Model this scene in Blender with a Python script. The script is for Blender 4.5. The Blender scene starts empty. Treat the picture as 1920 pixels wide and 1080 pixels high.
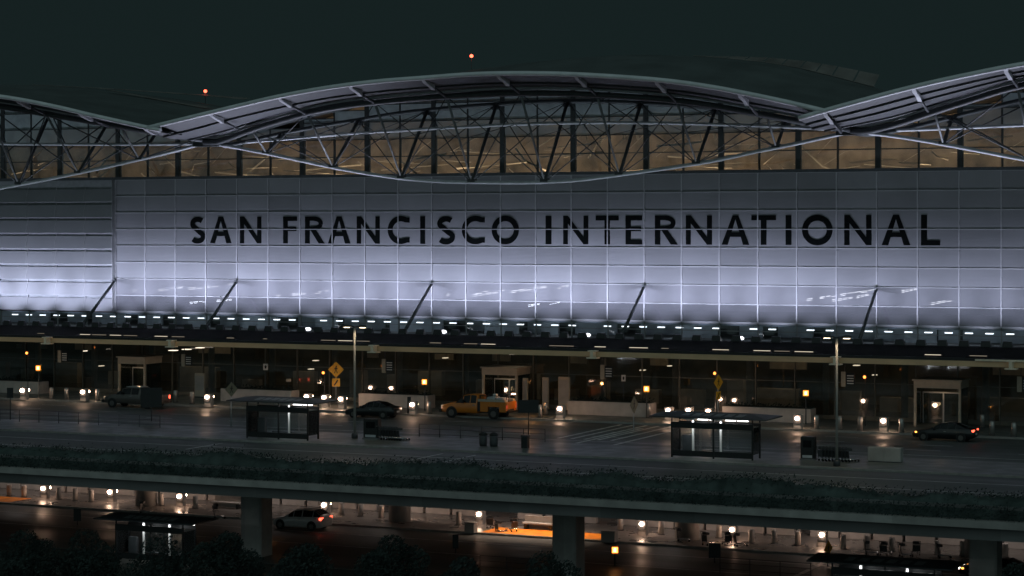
import bpy, bmesh, math, random
from mathutils import Vector, Matrix
random.seed(7)
S = bpy.context.scene
COL = S.collection
PI = math.pi

# ------------------------------------------------------------------ camera
TH = math.atan(0.4574)
CT, ST = math.cos(TH), math.sin(TH)
F = 4132.0
HC = 16.0
ZF = 196.76
CX, CY = ZF * ST, -ZF * CT
HOR = 430.0
cam = bpy.data.cameras.new('camera')
co = bpy.data.objects.new('camera', cam)
COL.objects.link(co)
co.location = (CX, CY, HC)
co.rotation_euler = (PI / 2, 0, TH)
cam.sensor_width = 36.0
cam.lens = 36.0 * F / 1920.0
cam.shift_y = -(540.0 - HOR) / 1920.0
cam.clip_start = 1.0
cam.clip_end = 5000.0
S.camera = co

def W(px, py, Y=None, z=None):
    """point of the place seen at a photo pixel, on the plane Y or at the height z"""
    a = (px - 960) / F
    b = (HOR - py) / F
    d = Vector((a * CT - ST, a * ST + CT, b))
    t = (Y - CY) / d.y if Y is not None else (z - HC) / d.z
    return Vector((CX, CY, HC)) + d * t

def UX(px, Y):
    return W(px, HOR, Y=Y).x

# ------------------------------------------------------------------ materials
MATS = {}
def mat(name, col, rough=0.6, metal=0.0, var=0.15, scale=3.0, bump=0.0, rvar=0.0, spec=0.5, stretch=None, coat=0.0):
    m = bpy.data.materials.new(name)
    m.use_nodes = True
    nt = m.node_tree
    b = nt.nodes['Principled BSDF']
    b.inputs['Roughness'].default_value = rough
    b.inputs['Metallic'].default_value = metal
    b.inputs['Specular IOR Level'].default_value = spec
    b.inputs['Coat Weight'].default_value = coat
    b.inputs['Coat Roughness'].default_value = 0.08
    tc = nt.nodes.new('ShaderNodeTexCoord')
    mp = nt.nodes.new('ShaderNodeMapping')
    nt.links.new(tc.outputs['Object'], mp.inputs['Vector'])
    if stretch:
        mp.inputs['Scale'].default_value = stretch
    n = nt.nodes.new('ShaderNodeTexNoise')
    n.inputs['Scale'].default_value = scale
    n.inputs['Detail'].default_value = 6
    nt.links.new(mp.outputs['Vector'], n.inputs['Vector'])
    r = nt.nodes.new('ShaderNodeMapRange')
    r.inputs['From Min'].default_value = 0.3
    r.inputs['From Max'].default_value = 0.7
    r.inputs['To Min'].default_value = 1 - var
    r.inputs['To Max'].default_value = 1 + var
    nt.links.new(n.outputs['Fac'], r.inputs['Value'])
    mx = nt.nodes.new('ShaderNodeVectorMath')
    mx.operation = 'SCALE'
    mx.inputs[0].default_value = col
    nt.links.new(r.outputs['Result'], mx.inputs['Scale'])
    nt.links.new(mx.outputs['Vector'], b.inputs['Base Color'])
    if rvar:
        r2 = nt.nodes.new('ShaderNodeMapRange')
        r2.inputs['From Min'].default_value = 0.35
        r2.inputs['From Max'].default_value = 0.65
        r2.inputs['To Min'].default_value = max(0.05, rough - rvar)
        r2.inputs['To Max'].default_value = min(1, rough + rvar)
        nt.links.new(n.outputs['Fac'], r2.inputs['Value'])
        nt.links.new(r2.outputs['Result'], b.inputs['Roughness'])
    if bump:
        n2 = nt.nodes.new('ShaderNodeTexNoise')
        n2.inputs['Scale'].default_value = scale * 9
        n2.inputs['Detail'].default_value = 4
        nt.links.new(mp.outputs['Vector'], n2.inputs['Vector'])
        bp = nt.nodes.new('ShaderNodeBump')
        bp.inputs['Strength'].default_value = bump
        bp.inputs['Distance'].default_value = 0.02
        nt.links.new(n2.outputs['Fac'], bp.inputs['Height'])
        nt.links.new(bp.outputs['Normal'], b.inputs['Normal'])
    MATS[name] = m
    return m

def emit(name, col, strength):
    m = bpy.data.materials.new(name)
    m.use_nodes = True
    nt = m.node_tree
    nt.nodes.clear()
    o = nt.nodes.new('ShaderNodeOutputMaterial')
    e = nt.nodes.new('ShaderNodeEmission')
    e.inputs['Color'].default_value = (*col, 1)
    e.inputs['Strength'].default_value = strength
    nt.links.new(e.outputs[0], o.inputs['Surface'])
    MATS[name] = m
    return m

def pane(name, tint, clear, frit, rough=0.05, fritvar=0.1, gloss=0.15):
    """sheet glass: part clear, part printed white frit, with a reflective face"""
    m = bpy.data.materials.new(name)
    m.use_nodes = True
    nt = m.node_tree
    nt.nodes.clear()
    L = nt.links.new
    o = nt.nodes.new('ShaderNodeOutputMaterial')
    tr = nt.nodes.new('ShaderNodeBsdfTransparent')
    tr.inputs['Color'].default_value = (*tint, 1)
    df = nt.nodes.new('ShaderNodeBsdfDiffuse')
    tc = nt.nodes.new('ShaderNodeTexCoord')
    n = nt.nodes.new('ShaderNodeTexNoise')
    n.inputs['Scale'].default_value = 1.3
    n.inputs['Detail'].default_value = 5
    L(tc.outputs['Object'], n.inputs['Vector'])
    r = nt.nodes.new('ShaderNodeMapRange')
    r.inputs['To Min'].default_value = 1 - fritvar
    r.inputs['To Max'].default_value = 1 + fritvar
    L(n.outputs['Fac'], r.inputs['Value'])
    sc = nt.nodes.new('ShaderNodeVectorMath')
    sc.operation = 'SCALE'
    sc.inputs[0].default_value = frit
    L(r.outputs['Result'], sc.inputs['Scale'])
    L(sc.outputs['Vector'], df.inputs['Color'])
    m1 = nt.nodes.new('ShaderNodeMixShader')
    m1.inputs['Fac'].default_value = clear
    L(df.outputs[0], m1.inputs[1])
    L(tr.outputs[0], m1.inputs[2])
    gl = nt.nodes.new('ShaderNodeBsdfGlossy')
    gl.inputs['Roughness'].default_value = rough
    gl.inputs['Color'].default_value = (0.9, 0.92, 0.95, 1)
    fr = nt.nodes.new('ShaderNodeFresnel')
    fr.inputs['IOR'].default_value = 1.5
    ad = nt.nodes.new('ShaderNodeMath')
    ad.operation = 'ADD'
    ad.inputs[1].default_value = gloss
    L(fr.outputs[0], ad.inputs[0])
    m2 = nt.nodes.new('ShaderNodeMixShader')
    L(ad.outputs[0], m2.inputs['Fac'])
    L(m1.outputs[0], m2.inputs[1])
    L(gl.outputs[0], m2.inputs[2])
    L(m2.outputs[0], o.inputs['Surface'])
    MATS[name] = m
    return m

mat('asphalt', (0.075, 0.085, 0.082), 0.58, var=0.4, scale=0.25, bump=0.3, rvar=0.16, stretch=(0.25, 1, 1))
mat('asphalt_low', (0.085, 0.088, 0.085), 0.55, var=0.4, scale=0.25, bump=0.3, rvar=0.16, stretch=(0.25, 1, 1))
mat('earth', (0.04, 0.042, 0.035), 0.95, var=0.4, scale=0.4)
mat('pavement', (0.12, 0.132, 0.122), 0.42, var=0.25, scale=0.6, bump=0.15, rvar=0.12)
mat('pavement_low', (0.17, 0.155, 0.145), 0.33, var=0.25, scale=0.6, bump=0.12, rvar=0.1)
mat('kerb', (0.3, 0.29, 0.27), 0.7, var=0.2, scale=2)
mat('roadpaint', (0.55, 0.55, 0.52), 0.6, var=0.35, scale=1.5)
mat('yellowpaint', (0.9, 0.27, 0.012), 0.6, var=0.25, scale=1.5)
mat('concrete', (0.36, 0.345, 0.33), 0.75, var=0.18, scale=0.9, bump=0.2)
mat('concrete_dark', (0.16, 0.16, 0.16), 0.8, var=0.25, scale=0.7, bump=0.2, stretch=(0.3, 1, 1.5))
mat('concrete_pale', (0.5, 0.46, 0.43), 0.7, var=0.15, scale=1.2, bump=0.1)
mat('bollard_steel', (0.42, 0.4, 0.38), 0.35, metal=0.6, var=0.15, scale=4)
mat('steel_paint', (0.5, 0.51, 0.54), 0.45, var=0.12, scale=2)
mat('steel_grey', (0.2, 0.21, 0.22), 0.5, var=0.12, scale=2)
mat('steel_dark', (0.05, 0.055, 0.06), 0.5, var=0.2, scale=3)
mat('black', (0.012, 0.013, 0.014), 0.45, var=0.3, scale=3)
mat('roof_top', (0.1, 0.118, 0.118), 0.7, var=0.2, scale=0.3)
mat('fascia_paint', (0.72, 0.73, 0.76), 0.4, var=0.1, scale=1)
mat('roof_under', (0.075, 0.078, 0.085), 0.6, var=0.12, scale=0.5)
mat('lit_roof_edge', (0.17, 0.16, 0.15), 0.6, var=0.3, scale=0.5)  # paler than the roof skin: light along the edge put into the colour
mat('frit_panel', (0.17, 0.172, 0.18), 0.35, var=0.07, scale=0.35, spec=0.4)
mat('shingle', (0.24, 0.243, 0.255), 0.35, var=0.07, scale=0.35, spec=0.4)
mat('mullion', (0.3, 0.3, 0.31), 0.4, var=0.08, scale=1)
def per_panel(name, amount, cell=(3.44, 50.0, 1.6)):
    nt = MATS[name].node_tree
    mulv = [n for n in nt.nodes if n.type == 'VECT_MATH' and n.operation == 'SCALE'][0]
    src = mulv.inputs['Scale'].links[0].from_socket
    geo = nt.nodes.new('ShaderNodeNewGeometry')
    ad = nt.nodes.new('ShaderNodeVectorMath')
    ad.inputs[1].default_value = (42.39, 0.5, -8.0)
    sn = nt.nodes.new('ShaderNodeVectorMath')
    sn.operation = 'SNAP'
    sn.inputs[1].default_value = cell
    wn = nt.nodes.new('ShaderNodeTexWhiteNoise')
    mr = nt.nodes.new('ShaderNodeMapRange')
    mr.inputs['To Min'].default_value = 1 - amount
    mr.inputs['To Max'].default_value = 1 + amount
    ml = nt.nodes.new('ShaderNodeMath')
    ml.operation = 'MULTIPLY'
    L = nt.links.new
    L(geo.outputs['Position'], ad.inputs[0])
    L(ad.outputs[0], sn.inputs[0])
    L(sn.outputs[0], wn.inputs['Vector'])
    L(wn.outputs['Value'], mr.inputs['Value'])
    L(mr.outputs[0], ml.inputs[0])
    L(src, ml.inputs[1])
    L(ml.outputs[0], mulv.inputs['Scale'])
per_panel('frit_panel', 0.13)
per_panel('asphalt', 0.13, (11.3, 3.66, 9))
per_panel('asphalt_low', 0.13, (13.1, 4.2, 20))
per_panel('pavement', 0.1, (3.0, 2.5, 9))
per_panel('pavement_low', 0.1, (3.0, 2.5, 20))
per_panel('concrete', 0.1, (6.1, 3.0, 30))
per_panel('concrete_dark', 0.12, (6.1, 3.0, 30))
mat('mullion_dark', (0.04, 0.045, 0.045), 0.5, var=0.2, scale=1)
mat('lettering', (0.004, 0.005, 0.005), 0.9, var=0.2, scale=1, spec=0.02)
mat('tan_steel', (0.72, 0.48, 0.28), 0.5, var=0.15, scale=1, stretch=(0.4, 1, 1))
mat('ivory_steel', (0.92, 0.78, 0.6), 0.45, var=0.1, scale=2)
mat('pole_paint', (0.3, 0.29, 0.27), 0.5, var=0.1, scale=2)
mat('portal_frame', (0.62, 0.53, 0.42), 0.5, var=0.12, scale=1.5)
mat('warm_wall', (0.5, 0.4, 0.29), 0.7, var=0.5, scale=0.5)
mat('warm_member', (0.85, 0.74, 0.58), 0.5, var=0.1, scale=1)
mat('cool_wall', (0.5, 0.55, 0.6), 0.7, var=0.25, scale=0.25)
mat('hall_wall', (0.16, 0.13, 0.09), 0.7, var=0.5, scale=0.4)
mat('hall_floor', (0.08, 0.07, 0.06), 0.25, var=0.2, scale=0.5)
mat('leaf_dark', (0.042, 0.055, 0.051), 0.9, var=0.45, scale=0.8, spec=0.08)
mat('leaf_hedge', (0.07, 0.09, 0.086), 0.9, var=0.45, scale=0.8, spec=0.08)
mat('bark', (0.05, 0.042, 0.035), 0.9, var=0.3, scale=4, bump=0.4)
mat('sign_yellow', (0.78, 0.42, 0.03), 0.5, var=0.1, scale=4)
mat('sign_back', (0.22, 0.2, 0.14), 0.6, var=0.1, scale=4)
mat('sign_white', (0.75, 0.73, 0.7), 0.5, var=0.05, scale=4)
mat('sign_tan', (0.42, 0.36, 0.28), 0.6, var=0.1, scale=4)
mat('paint_orange', (0.58, 0.18, 0.02), 0.35, var=0.06, scale=2, coat=0.4)
mat('paint_white', (0.62, 0.62, 0.62), 0.35, var=0.05, scale=2, coat=0.5)
mat('paint_black', (0.006, 0.007, 0.008), 0.3, var=0.1, scale=2, coat=0.3)
mat('paint_grey', (0.085, 0.072, 0.066), 0.35, var=0.06, scale=2, coat=0.5)
mat('paint_silver', (0.5, 0.5, 0.5), 0.35, var=0.06, scale=2, coat=0.5)
mat('car_glass', (0.006, 0.007, 0.008), 0.12, var=0.05, scale=1, spec=0.35)
mat('rubber', (0.012, 0.012, 0.012), 0.85, var=0.2, scale=6)
mat('rim', (0.13, 0.125, 0.12), 0.4, metal=0.5, var=0.1, scale=6)
mat('chrome', (0.7, 0.7, 0.72), 0.2, metal=0.9, var=0.05, scale=3)
pane('clerestory_pane', (0.95, 0.93, 0.88), 0.66, (0.2, 0.21, 0.22), gloss=0.02)
pane('clerestory_frit', (0.9, 0.92, 0.9), 0.06, (0.42, 0.48, 0.5), gloss=0.02, fritvar=0.45)
pane('clerestory_mid', (0.9, 0.92, 0.9), 0.3, (0.34, 0.38, 0.4), gloss=0.02)
pane('vision_clear', (0.8, 0.85, 0.95), 0.6, (0.23, 0.23, 0.25), gloss=0.03)
pane('vision_frit', (0.85, 0.88, 0.95), 0.36, (0.23, 0.23, 0.245), gloss=0.02)
pane('clear_pane', (0.85, 0.9, 0.93), 0.93, (0.3, 0.3, 0.3), gloss=0.03)
pane('hall_pane', (0.66, 0.66, 0.6), 0.82, (0.09, 0.125, 0.115), gloss=0.07)
pane('shelter_pane', (0.9, 0.94, 0.94), 0.94, (0.25, 0.27, 0.27), gloss=0.06)
emit('lamp_globe', (1.0, 0.64, 0.44), 55)
emit('lamp_tail', (1.0, 0.1, 0.05), 4)
emit('lamp_amber', (1.0, 0.36, 0.06), 5)
emit('lamp_signal', (1.0, 0.27, 0.05), 4)
emit('lamp_head', (1.0, 0.9, 0.78), 9)
emit('lamp_red', (1.0, 0.1, 0.05), 6)
emit('lamp_ceiling', (0.88, 0.93, 1.0), 3.2)
emit('lamp_spotlit', (0.9, 0.94, 1.0), 6)
emit('lamp_strip', (1.0, 0.86, 0.66), 0.75)
emit('lamp_strip_faint', (1.0, 0.86, 0.66), 0.22)
emit('lamp_tube', (0.95, 0.95, 0.93), 5)
emit('lamp_hall', (1.0, 0.85, 0.65), 1.6)
emit('lamp_inner', (0.9, 0.9, 0.92), 5)

# ------------------------------------------------------------------ mesh builder
class MB:
    def __init__(s):
        s.v = []
        s.f = []
        s.sm = []
    def add(s, vs, fs, smooth=False):
        o = len(s.v)
        s.v += [tuple(v) for v in vs]
        s.f += [tuple(i + o for i in f) for f in fs]
        s.sm += [smooth] * len(fs)
        return s
    def box(s, x0, x1, y0, y1, z0, z1):
        v = [(x, y, z) for z in (z0, z1) for y in (y0, y1) for x in (x0, x1)]
        return s.add(v, [(0, 2, 3, 1), (4, 5, 7, 6), (0, 1, 5, 4), (2, 6, 7, 3), (0, 4, 6, 2), (1, 3, 7, 5)])
    def cbox(s, x0, x1, y0, y1, z0, z1, c=0.03):
        """box with chamfered vertical and top edges"""
        pts = [(x0 + c, y0), (x1 - c, y0), (x1, y0 + c), (x1, y1 - c), (x1 - c, y1), (x0 + c, y1), (x0, y1 - c), (x0, y0 + c)]
        cx, cy = (x0 + x1) / 2, (y0 + y1) / 2
        kx = 1 - 2 * c / max(x1 - x0, 1e-6)
        ky = 1 - 2 * c / max(y1 - y0, 1e-6)
        r0 = [(x, y, z0) for x, y in pts]
        r1 = [(x, y, z1 - c) for x, y in pts]
        r2 = [(cx + (x - cx) * kx, cy + (y - cy) * ky, z1) for x, y in pts]
        fs = [(i, (i + 1) % 8, 8 + (i + 1) % 8, 8 + i) for i in range(8)]
        fs += [(8 + i, 8 + (i + 1) % 8, 16 + (i + 1) % 8, 16 + i) for i in range(8)]
        fs += [tuple(range(16, 24)), tuple(reversed(range(8)))]
        return s.add(r0 + r1 + r2, fs)
    def tube(s, pts, r, n=8, caps=True):
        pts = [Vector(p) for p in pts]
        rs = r if isinstance(r, (list, tuple)) else [r] * len(pts)
        rings = []
        for i, p in enumerate(pts):
            d = (pts[min(i + 1, len(pts) - 1)] - pts[max(i - 1, 0)]).normalized()
            a = d.cross(Vector((0, 0, 1)))
            if a.length < 1e-3:
                a = d.cross(Vector((1, 0, 0)))
            a.normalize()
            b = d.cross(a)
            rings.append([p + (a * math.cos(2 * PI * k / n) + b * math.sin(2 * PI * k / n)) * rs[i] for k in range(n)])
        vs = [q for rg in rings for q in rg]
        fs = []
        for i in range(len(pts) - 1):
            for k in range(n):
                fs.append((i * n + k, i * n + (k + 1) % n, (i + 1) * n + (k + 1) % n, (i + 1) * n + k))
        s.add(vs, fs, n > 4)
        if caps:
            o = len(s.v) - len(vs)
            s.f.append(tuple(o + k for k in reversed(range(n))))
            s.f.append(tuple(o + len(vs) - n + k for k in range(n)))
            s.sm += [False, False]
        return s
    def lathe(s, prof, c, n=16, axis='z'):
        vs = []
        for r, h in prof:
            for k in range(n):
                a = 2 * PI * k / n
                p = (r * math.cos(a), r * math.sin(a), h)
                if axis == 'y':
                    p = (p[0], p[2], p[1])
                vs.append((c[0] + p[0], c[1] + p[1], c[2] + p[2]))
        fs = []
        for i in range(len(prof) - 1):
            for k in range(n):
                q = (i * n + k, i * n + (k + 1) % n, (i + 1) * n + (k + 1) % n, (i + 1) * n + k)
                fs.append(q)
        s.add(vs, fs, True)
        o = len(s.v) - len(vs)
        s.f.append(tuple(o + k for k in reversed(range(n))))
        s.f.append(tuple(o + (len(prof) - 1) * n + k for k in range(n)))
        s.sm += [False, False]
        return s
    def ball(s, c, r, n=12, m=8, sq=(1, 1, 1)):
        vs = [(c[0], c[1], c[2] - r * sq[2])]
        for i in range(1, m):
            t = -PI / 2 + PI * i / m
            for k in range(n):
                a = 2 * PI * k / n
                vs.append((c[0] + r * sq[0] * math.cos(t) * math.cos(a), c[1] + r * sq[1] * math.cos(t) * math.sin(a), c[2] + r * sq[2] * math.sin(t)))
        vs.append((c[0], c[1], c[2] + r * sq[2]))
        fs = []
        for k in range(n):
            fs.append((0, 1 + (k + 1) % n, 1 + k))
            fs.append((len(vs) - 1, 1 + (m - 2) * n + k, 1 + (m - 2) * n + (k + 1) % n))
        for i in range(m - 2):
            for k in range(n):
                fs.append((1 + i * n + k, 1 + i * n + (k + 1) % n, 1 + (i + 1) * n + (k + 1) % n, 1 + (i + 1) * n + k))
        return s.add(vs, fs, True)
    def prism(s, poly, y0, y1):
        """polygon in x,z extruded in y"""
        n = len(poly)
        vs = [(x, y0, z) for x, z in poly] + [(x, y1, z) for x, z in poly]
        fs = [tuple(range(n)), tuple(reversed(range(n, 2 * n)))]
        fs += [(i, n + i, n + (i + 1) % n, (i + 1) % n) for i in range(n)]
        return s.add(vs, fs)
    def grid(s, rows, smooth=True, close=False):
        nr, nc = len(rows), len(rows[0])
        vs = [p for r in rows for p in r]
        fs = [(i * nc + j, i * nc + j + 1, (i + 1) * nc + j + 1, (i + 1) * nc + j) for i in range(nr - 1) for j in range(nc - 1)]
        return s.add(vs, fs, smooth)
    def build(s, name, m, parent=None, fix=True):
        me = bpy.data.meshes.new(name)
        me.from_pydata(s.v, [], s.f)
        for p, k in zip(me.polygons, s.sm):
            p.use_smooth = k
        if fix:
            bm = bmesh.new()
            bm.from_mesh(me)
            bmesh.ops.recalc_face_normals(bm, faces=bm.faces)
            bm.to_mesh(me)
            bm.free()
        me.materials.append(MATS[m])
        o = bpy.data.objects.new(name, me)
        COL.objects.link(o)
        if parent is not None:
            o.parent = parent
        return o

def tag(o, label, cat, group=None):
    o['label'] = label
    o['category'] = cat
    if group:
        o['group'] = group
    return o

def thing(name, label, cat, loc=(0, 0, 0), group=None, rz=0.0):
    o = bpy.data.objects.new(name, None)
    o.empty_display_size = 0.3
    COL.objects.link(o)
    o.location = loc
    o.rotation_euler = (0, 0, rz)
    return tag(o, label, cat, group)

def struct(name, mb, m):
    o = mb.build(name, m)
    o['kind'] = 'structure'
    return o

def dup(root, loc, label, rz=None, group=None):
    r = root.copy()
    COL.objects.link(r)
    r.location = loc
    if rz is not None:
        r.rotation_euler = (0, 0, rz)
    r['label'] = label
    if group:
        r['group'] = group
    for ch in list(root.children):
        c = ch.copy()
        COL.objects.link(c)
        c.parent = r
        for g in ch.children:
            d = g.copy()
            COL.objects.link(d)
            d.parent = c
    return r

ORD = ['first', 'second', 'third', 'fourth', 'fifth', 'sixth', 'seventh', 'eighth', 'ninth', 'tenth', 'eleventh', 'twelfth', 'thirteenth', 'fourteenth']

def curve_fn(pts):
    """smooth height along x through given (x, z) points"""
    pts = sorted(pts)
    def f(x):
        if x <= pts[0][0]:
            (x0, z0), (x1, z1) = pts[0], pts[1]
            return z0 + (z1 - z0) * (x - x0) / (x1 - x0)
        if x >= pts[-1][0]:
            (x0, z0), (x1, z1) = pts[-2], pts[-1]
            return z1 + (z1 - z0) * (x - x1) / (x1 - x0)
        for i in range(len(pts) - 1):
            if pts[i][0] <= x <= pts[i + 1][0]:
                break
        p1, p2 = pts[i], pts[i + 1]
        m1 = (p2[1] - pts[i - 1][1]) / (p2[0] - pts[i - 1][0]) if i > 0 else (p2[1] - p1[1]) / (p2[0] - p1[0])
        m2 = (pts[i + 2][1] - p1[1]) / (pts[i + 2][0] - p1[0]) if i + 2 < len(pts) else (p2[1] - p1[1]) / (p2[0] - p1[0])
        h = p2[0] - p1[0]
        t = (x - p1[0]) / h
        return ((2 * t**3 - 3 * t**2 + 1) * p1[1] + (t**3 - 2 * t**2 + t) * h * m1 + (-2 * t**3 + 3 * t**2) * p2[1] + (t**3 - t**2) * h * m2)
    return f

def pix_curve(pp, Y):
    q = [W(a, b, Y=Y) for a, b in pp]
    return curve_fn([(p.x, p.z) for p in q])

# ------------------------------------------------------------------ world (night sky, with a glow added behind the viewer to lift dark surfaces)
wd = bpy.data.worlds.new('World')
S.world = wd
wd.use_nodes = True
nt = wd.node_tree
bg = nt.nodes['Background']
tc = nt.nodes.new('ShaderNodeTexCoord')
dt = nt.nodes.new('ShaderNodeVectorMath')
dt.operation = 'DOT_PRODUCT'
dt.inputs[1].default_value = (ST * 0.97, -CT * 0.97, 0.25)
nt.links.new(tc.outputs['Generated'], dt.inputs[0])
rp = nt.nodes.new('ShaderNodeValToRGB')
rp.color_ramp.elements[0].position = 0.0
rp.color_ramp.elements[0].color = (0.0079, 0.0147, 0.0149, 1)
rp.color_ramp.elements[1].position = 1.0
rp.color_ramp.elements[1].color = (0.175, 0.25, 0.25, 1)
nt.links.new(dt.outputs['Value'], rp.inputs['Fac'])
nt.links.new(rp.outputs['Color'], bg.inputs['Color'])
bg.inputs['Strength'].default_value = 1.0

def lamp(kind, name, loc, energy, col, parent=None, aim=None, **k):
    l = bpy.data.lights.new(name, kind)
    l.energy = energy
    l.color = col
    for a, b in k.items():
        setattr(l, a, b)
    o = bpy.data.objects.new(name, l)
    COL.objects.link(o)
    o.location = loc
    if aim is not None:
        d = Vector(aim) - Vector(loc)
        o.rotation_euler = d.to_track_quat('-Z', 'Y').to_euler()
    if parent is not None:
        o.parent = parent
    return o

# ------------------------------------------------------------------ levels and dimensions
ZL = -7.0
PW = 3.44            # facade panel width
PH = 1.6             # facade row height
U0 = -7.99           # strut line
ZB = HC - 5 * PH     # bottom of lit facade
ZT = HC + 3 * PH     # bottom of clerestory
UL, UR = -75.0, 66.0
UC = U0 - 10 * PW    # where flush panels begin

# ------------------------------------------------------------------ ground, roads
struct('ground', MB().box(-500, 600, -260, 600, ZL - 0.6, ZL - 0.02), 'earth')
struct('lower_road', MB().box(-160, 140, -48, -29, ZL - 0.018, ZL), 'asphalt_low')
struct('lower_pavement', MB().box(-160, 140, -28.7, -8, ZL - 0.017, ZL + 0.15), 'pavement_low')
struct('lower_kerb', MB().box(-160, 140, -28.99, -28.703, ZL - 0.016, ZL + 0.153), 'kerb')
struct('upper_pavement', MB().box(-160, 140, -10.0, 0.0, 0.004, 0.15), 'pavement')
struct('upper_kerb', MB().box(-160, 140, -10.3, -10.003, 0.004, 0.154), 'kerb')
struct('upper_road', MB().box(-160, 140, -54.0, -10.303, -0.06, 0.0), 'asphalt')
struct('island_pavement', MB().box(-160, 140, -36.3, -28.3, 0.004, 0.14), 'pavement')
struct('island_kerb', MB().box(-160, 140, -36.55, -36.303, 0.004, 0.145), 'kerb')
# painted lines
ln = MB()
for yy in (-13.9, -17.6, -21.4):
    x = -90
    while x < 70:
        ln.box(x, x + 2.6, yy - 0.06, yy + 0.06, 0.001, 0.006)
        x += 8.2
for yy in (-40.6, -45.6):
    ln.box(-120, 100, yy - 0.07, yy + 0.07, 0.001, 0.006)
ln.box(-120, 100, -25.1, -25.0, 0.001, 0.006)
struct('lane_lines', ln, 'roadpaint')
cw = MB()
for (a, b) in (((1067, 839), (1200, 803)), ((1135, 845), (1270, 805))):
    p, q = W(*a, z=0.005), W(*b, z=0.005)
    q.y = min(q.y, -10.9)
    p.y = max(p.y, -28.2)
    cw.box(min(p.x, q.x), min(p.x, q.x) + 0.3, p.y, q.y, 0.001, 0.007)
for k in range(5):
    x = UX(1100, -18) + k * 1.1
    cw.box(x, x + 0.28, -24, -11, 0.001, 0.0075)
for px in (300, 830, 905):
    p = W(px, 850, z=0.0)
    cw.box(p.x, p.x + 0.15, -43, -38, 0.001, 0.007)
struct('crossing_lines', cw, 'roadpaint')
yl = MB()
for a, b in ((905, 1130), (-60, 22)):
    x0, x1 = UX(a, -28.4), UX(b, -28.4)
    yl.box(x0, x1, -28.69, -25.7, ZL + 0.151, ZL + 0.158)
struct('loading_zone_paint', yl, 'yellowpaint')
lw = MB()
lw.box(-120, 100, -33.0, -32.88, ZL + 0.001, ZL + 0.006)
lw.box(-120, 100, -38.6, -38.5, ZL + 0.001, ZL + 0.006)
p = W(1489, 1079, z=ZL)
lw.box(p.x, p.x + 0.35, -44, -29.2, ZL + 0.001, ZL + 0.007)
struct('lower_lane_lines', lw, 'roadpaint')

# ------------------------------------------------------------------ elevated roadway
via = thing('elevated_roadway', 'long dark concrete elevated roadway on square columns above the lower road', 'bridge', (0, -45, ZL))
def vb(mb, name, m):
    mb.v = [(x, y + 45, z - ZL) for x, y, z in mb.v]
    return mb.build(name, m, via)
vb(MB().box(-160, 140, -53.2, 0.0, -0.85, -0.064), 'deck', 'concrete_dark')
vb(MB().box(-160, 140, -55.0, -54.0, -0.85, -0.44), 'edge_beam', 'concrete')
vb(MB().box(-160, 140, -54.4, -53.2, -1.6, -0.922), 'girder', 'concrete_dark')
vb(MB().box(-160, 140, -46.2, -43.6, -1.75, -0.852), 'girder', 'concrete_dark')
vb(MB().box(-160, 140, -54.3, -54.0, -0.418, 0.35), 'planter_wall', 'concrete_dark')
for (px, w) in ((-130, 48), (481, 48), (1066, 50), (1848, 60)):
    x = UX(px, -45)
    d = 0.85
    m = MB().cbox(x - d, x + d, -45 - d, -45 + d, ZL, -1.752, 0.12)
    vb(m, 'pier', 'concrete')
    m = MB().prism([(x - 1.0, -1.75), (x + 1.0, -1.75), (x + 1.0, -1.0), (x - 1.0, -1.0)], -53.19, -46.21)
    vb(m, 'crossbeam', 'concrete_dark')
for px in (-230, 248, 727, 1271, 1820):
    x = UX(px, -27.6)
    m = MB()
    m.lathe([(0.88, ZL + 0.15), (0.88, -1.0)], (x, -25.6, 0), 20)
    vb(m, 'pier', 'concrete')

for i in range(12):
    x = -72 + i * 12
    m = MB().box(x - 0.6, x + 0.6, -24.2, -23.9, -0.95, -0.852)
    dl = vb(m, 'deck_light', 'steel_paint')
    lamp('AREA', 'deck_lamp', (x, -24.05, -1.0), 105, (1.0, 0.87, 0.8), None, aim=(x, -22, -6.6), shape='RECTANGLE', size=1.1, size_y=0.2)
for px in (960, 1060):
    x = UX(px, -27.5)
    dl = vb(MB().box(x - 0.6, x + 0.6, -27.6, -27.3, -0.95, -0.852), 'deck_light', 'steel_paint')
    lamp('AREA', 'deck_lamp', (x, -27.45, -1.0), 105, (1.0, 0.74, 0.55), None, aim=(x, -27.6, -7), shape='RECTANGLE', size=1.1, size_y=0.2, spread=math.radians(80))
def leaves(mb, fn, n, size):
    for _ in range(n):
        p = Vector(fn())
        a = Vector((random.gauss(0, 1), random.gauss(0, 1), random.gauss(0, 1))).normalized()
        b = a.orthogonal().normalized()
        c = a.cross(b)
        s = size * random.uniform(0.6, 1.4)
        mb.add([p - b * s, p + c * s * 0.5, p + b * s, p - c * s * 0.5], [(0, 1, 2, 3)])
    return mb

hd = thing('hedge', 'long dark ragged hedge along the near edge of the elevated roadway', 'hedge', (0, -53, 0))
mb = MB()
bumps = [(random.uniform(-100, 80), random.uniform(0.8, 4), random.uniform(-0.35, 0.55)) for _ in range(90)]
def htop(x):
    return 0.75 + sum(a * math.exp(-((x - c) / w) ** 2) for c, w, a in bumps) * 0.5
HT = {}
def hp():
    x = random.uniform(-78, 62)
    k = round(x * 2)
    if k not in HT:
        HT[k] = max(0.35, htop(k / 2))
    t = HT[k]
    y = random.gauss(0, 0.55)
    if random.random() < 0.12:
        return (x, y, t + abs(random.gauss(0, 0.16)))
    if random.random() < 0.4:
        return (x, random.uniform(-1.9, -1.3) , random.uniform(-0.42, 0.42) if random.random() < 0.8 else random.uniform(-0.6, 0.4))
    return (x, max(-1.3, min(1.4, y)), random.uniform(-0.1, t))
leaves(mb, hp, 44000, 0.075)
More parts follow.
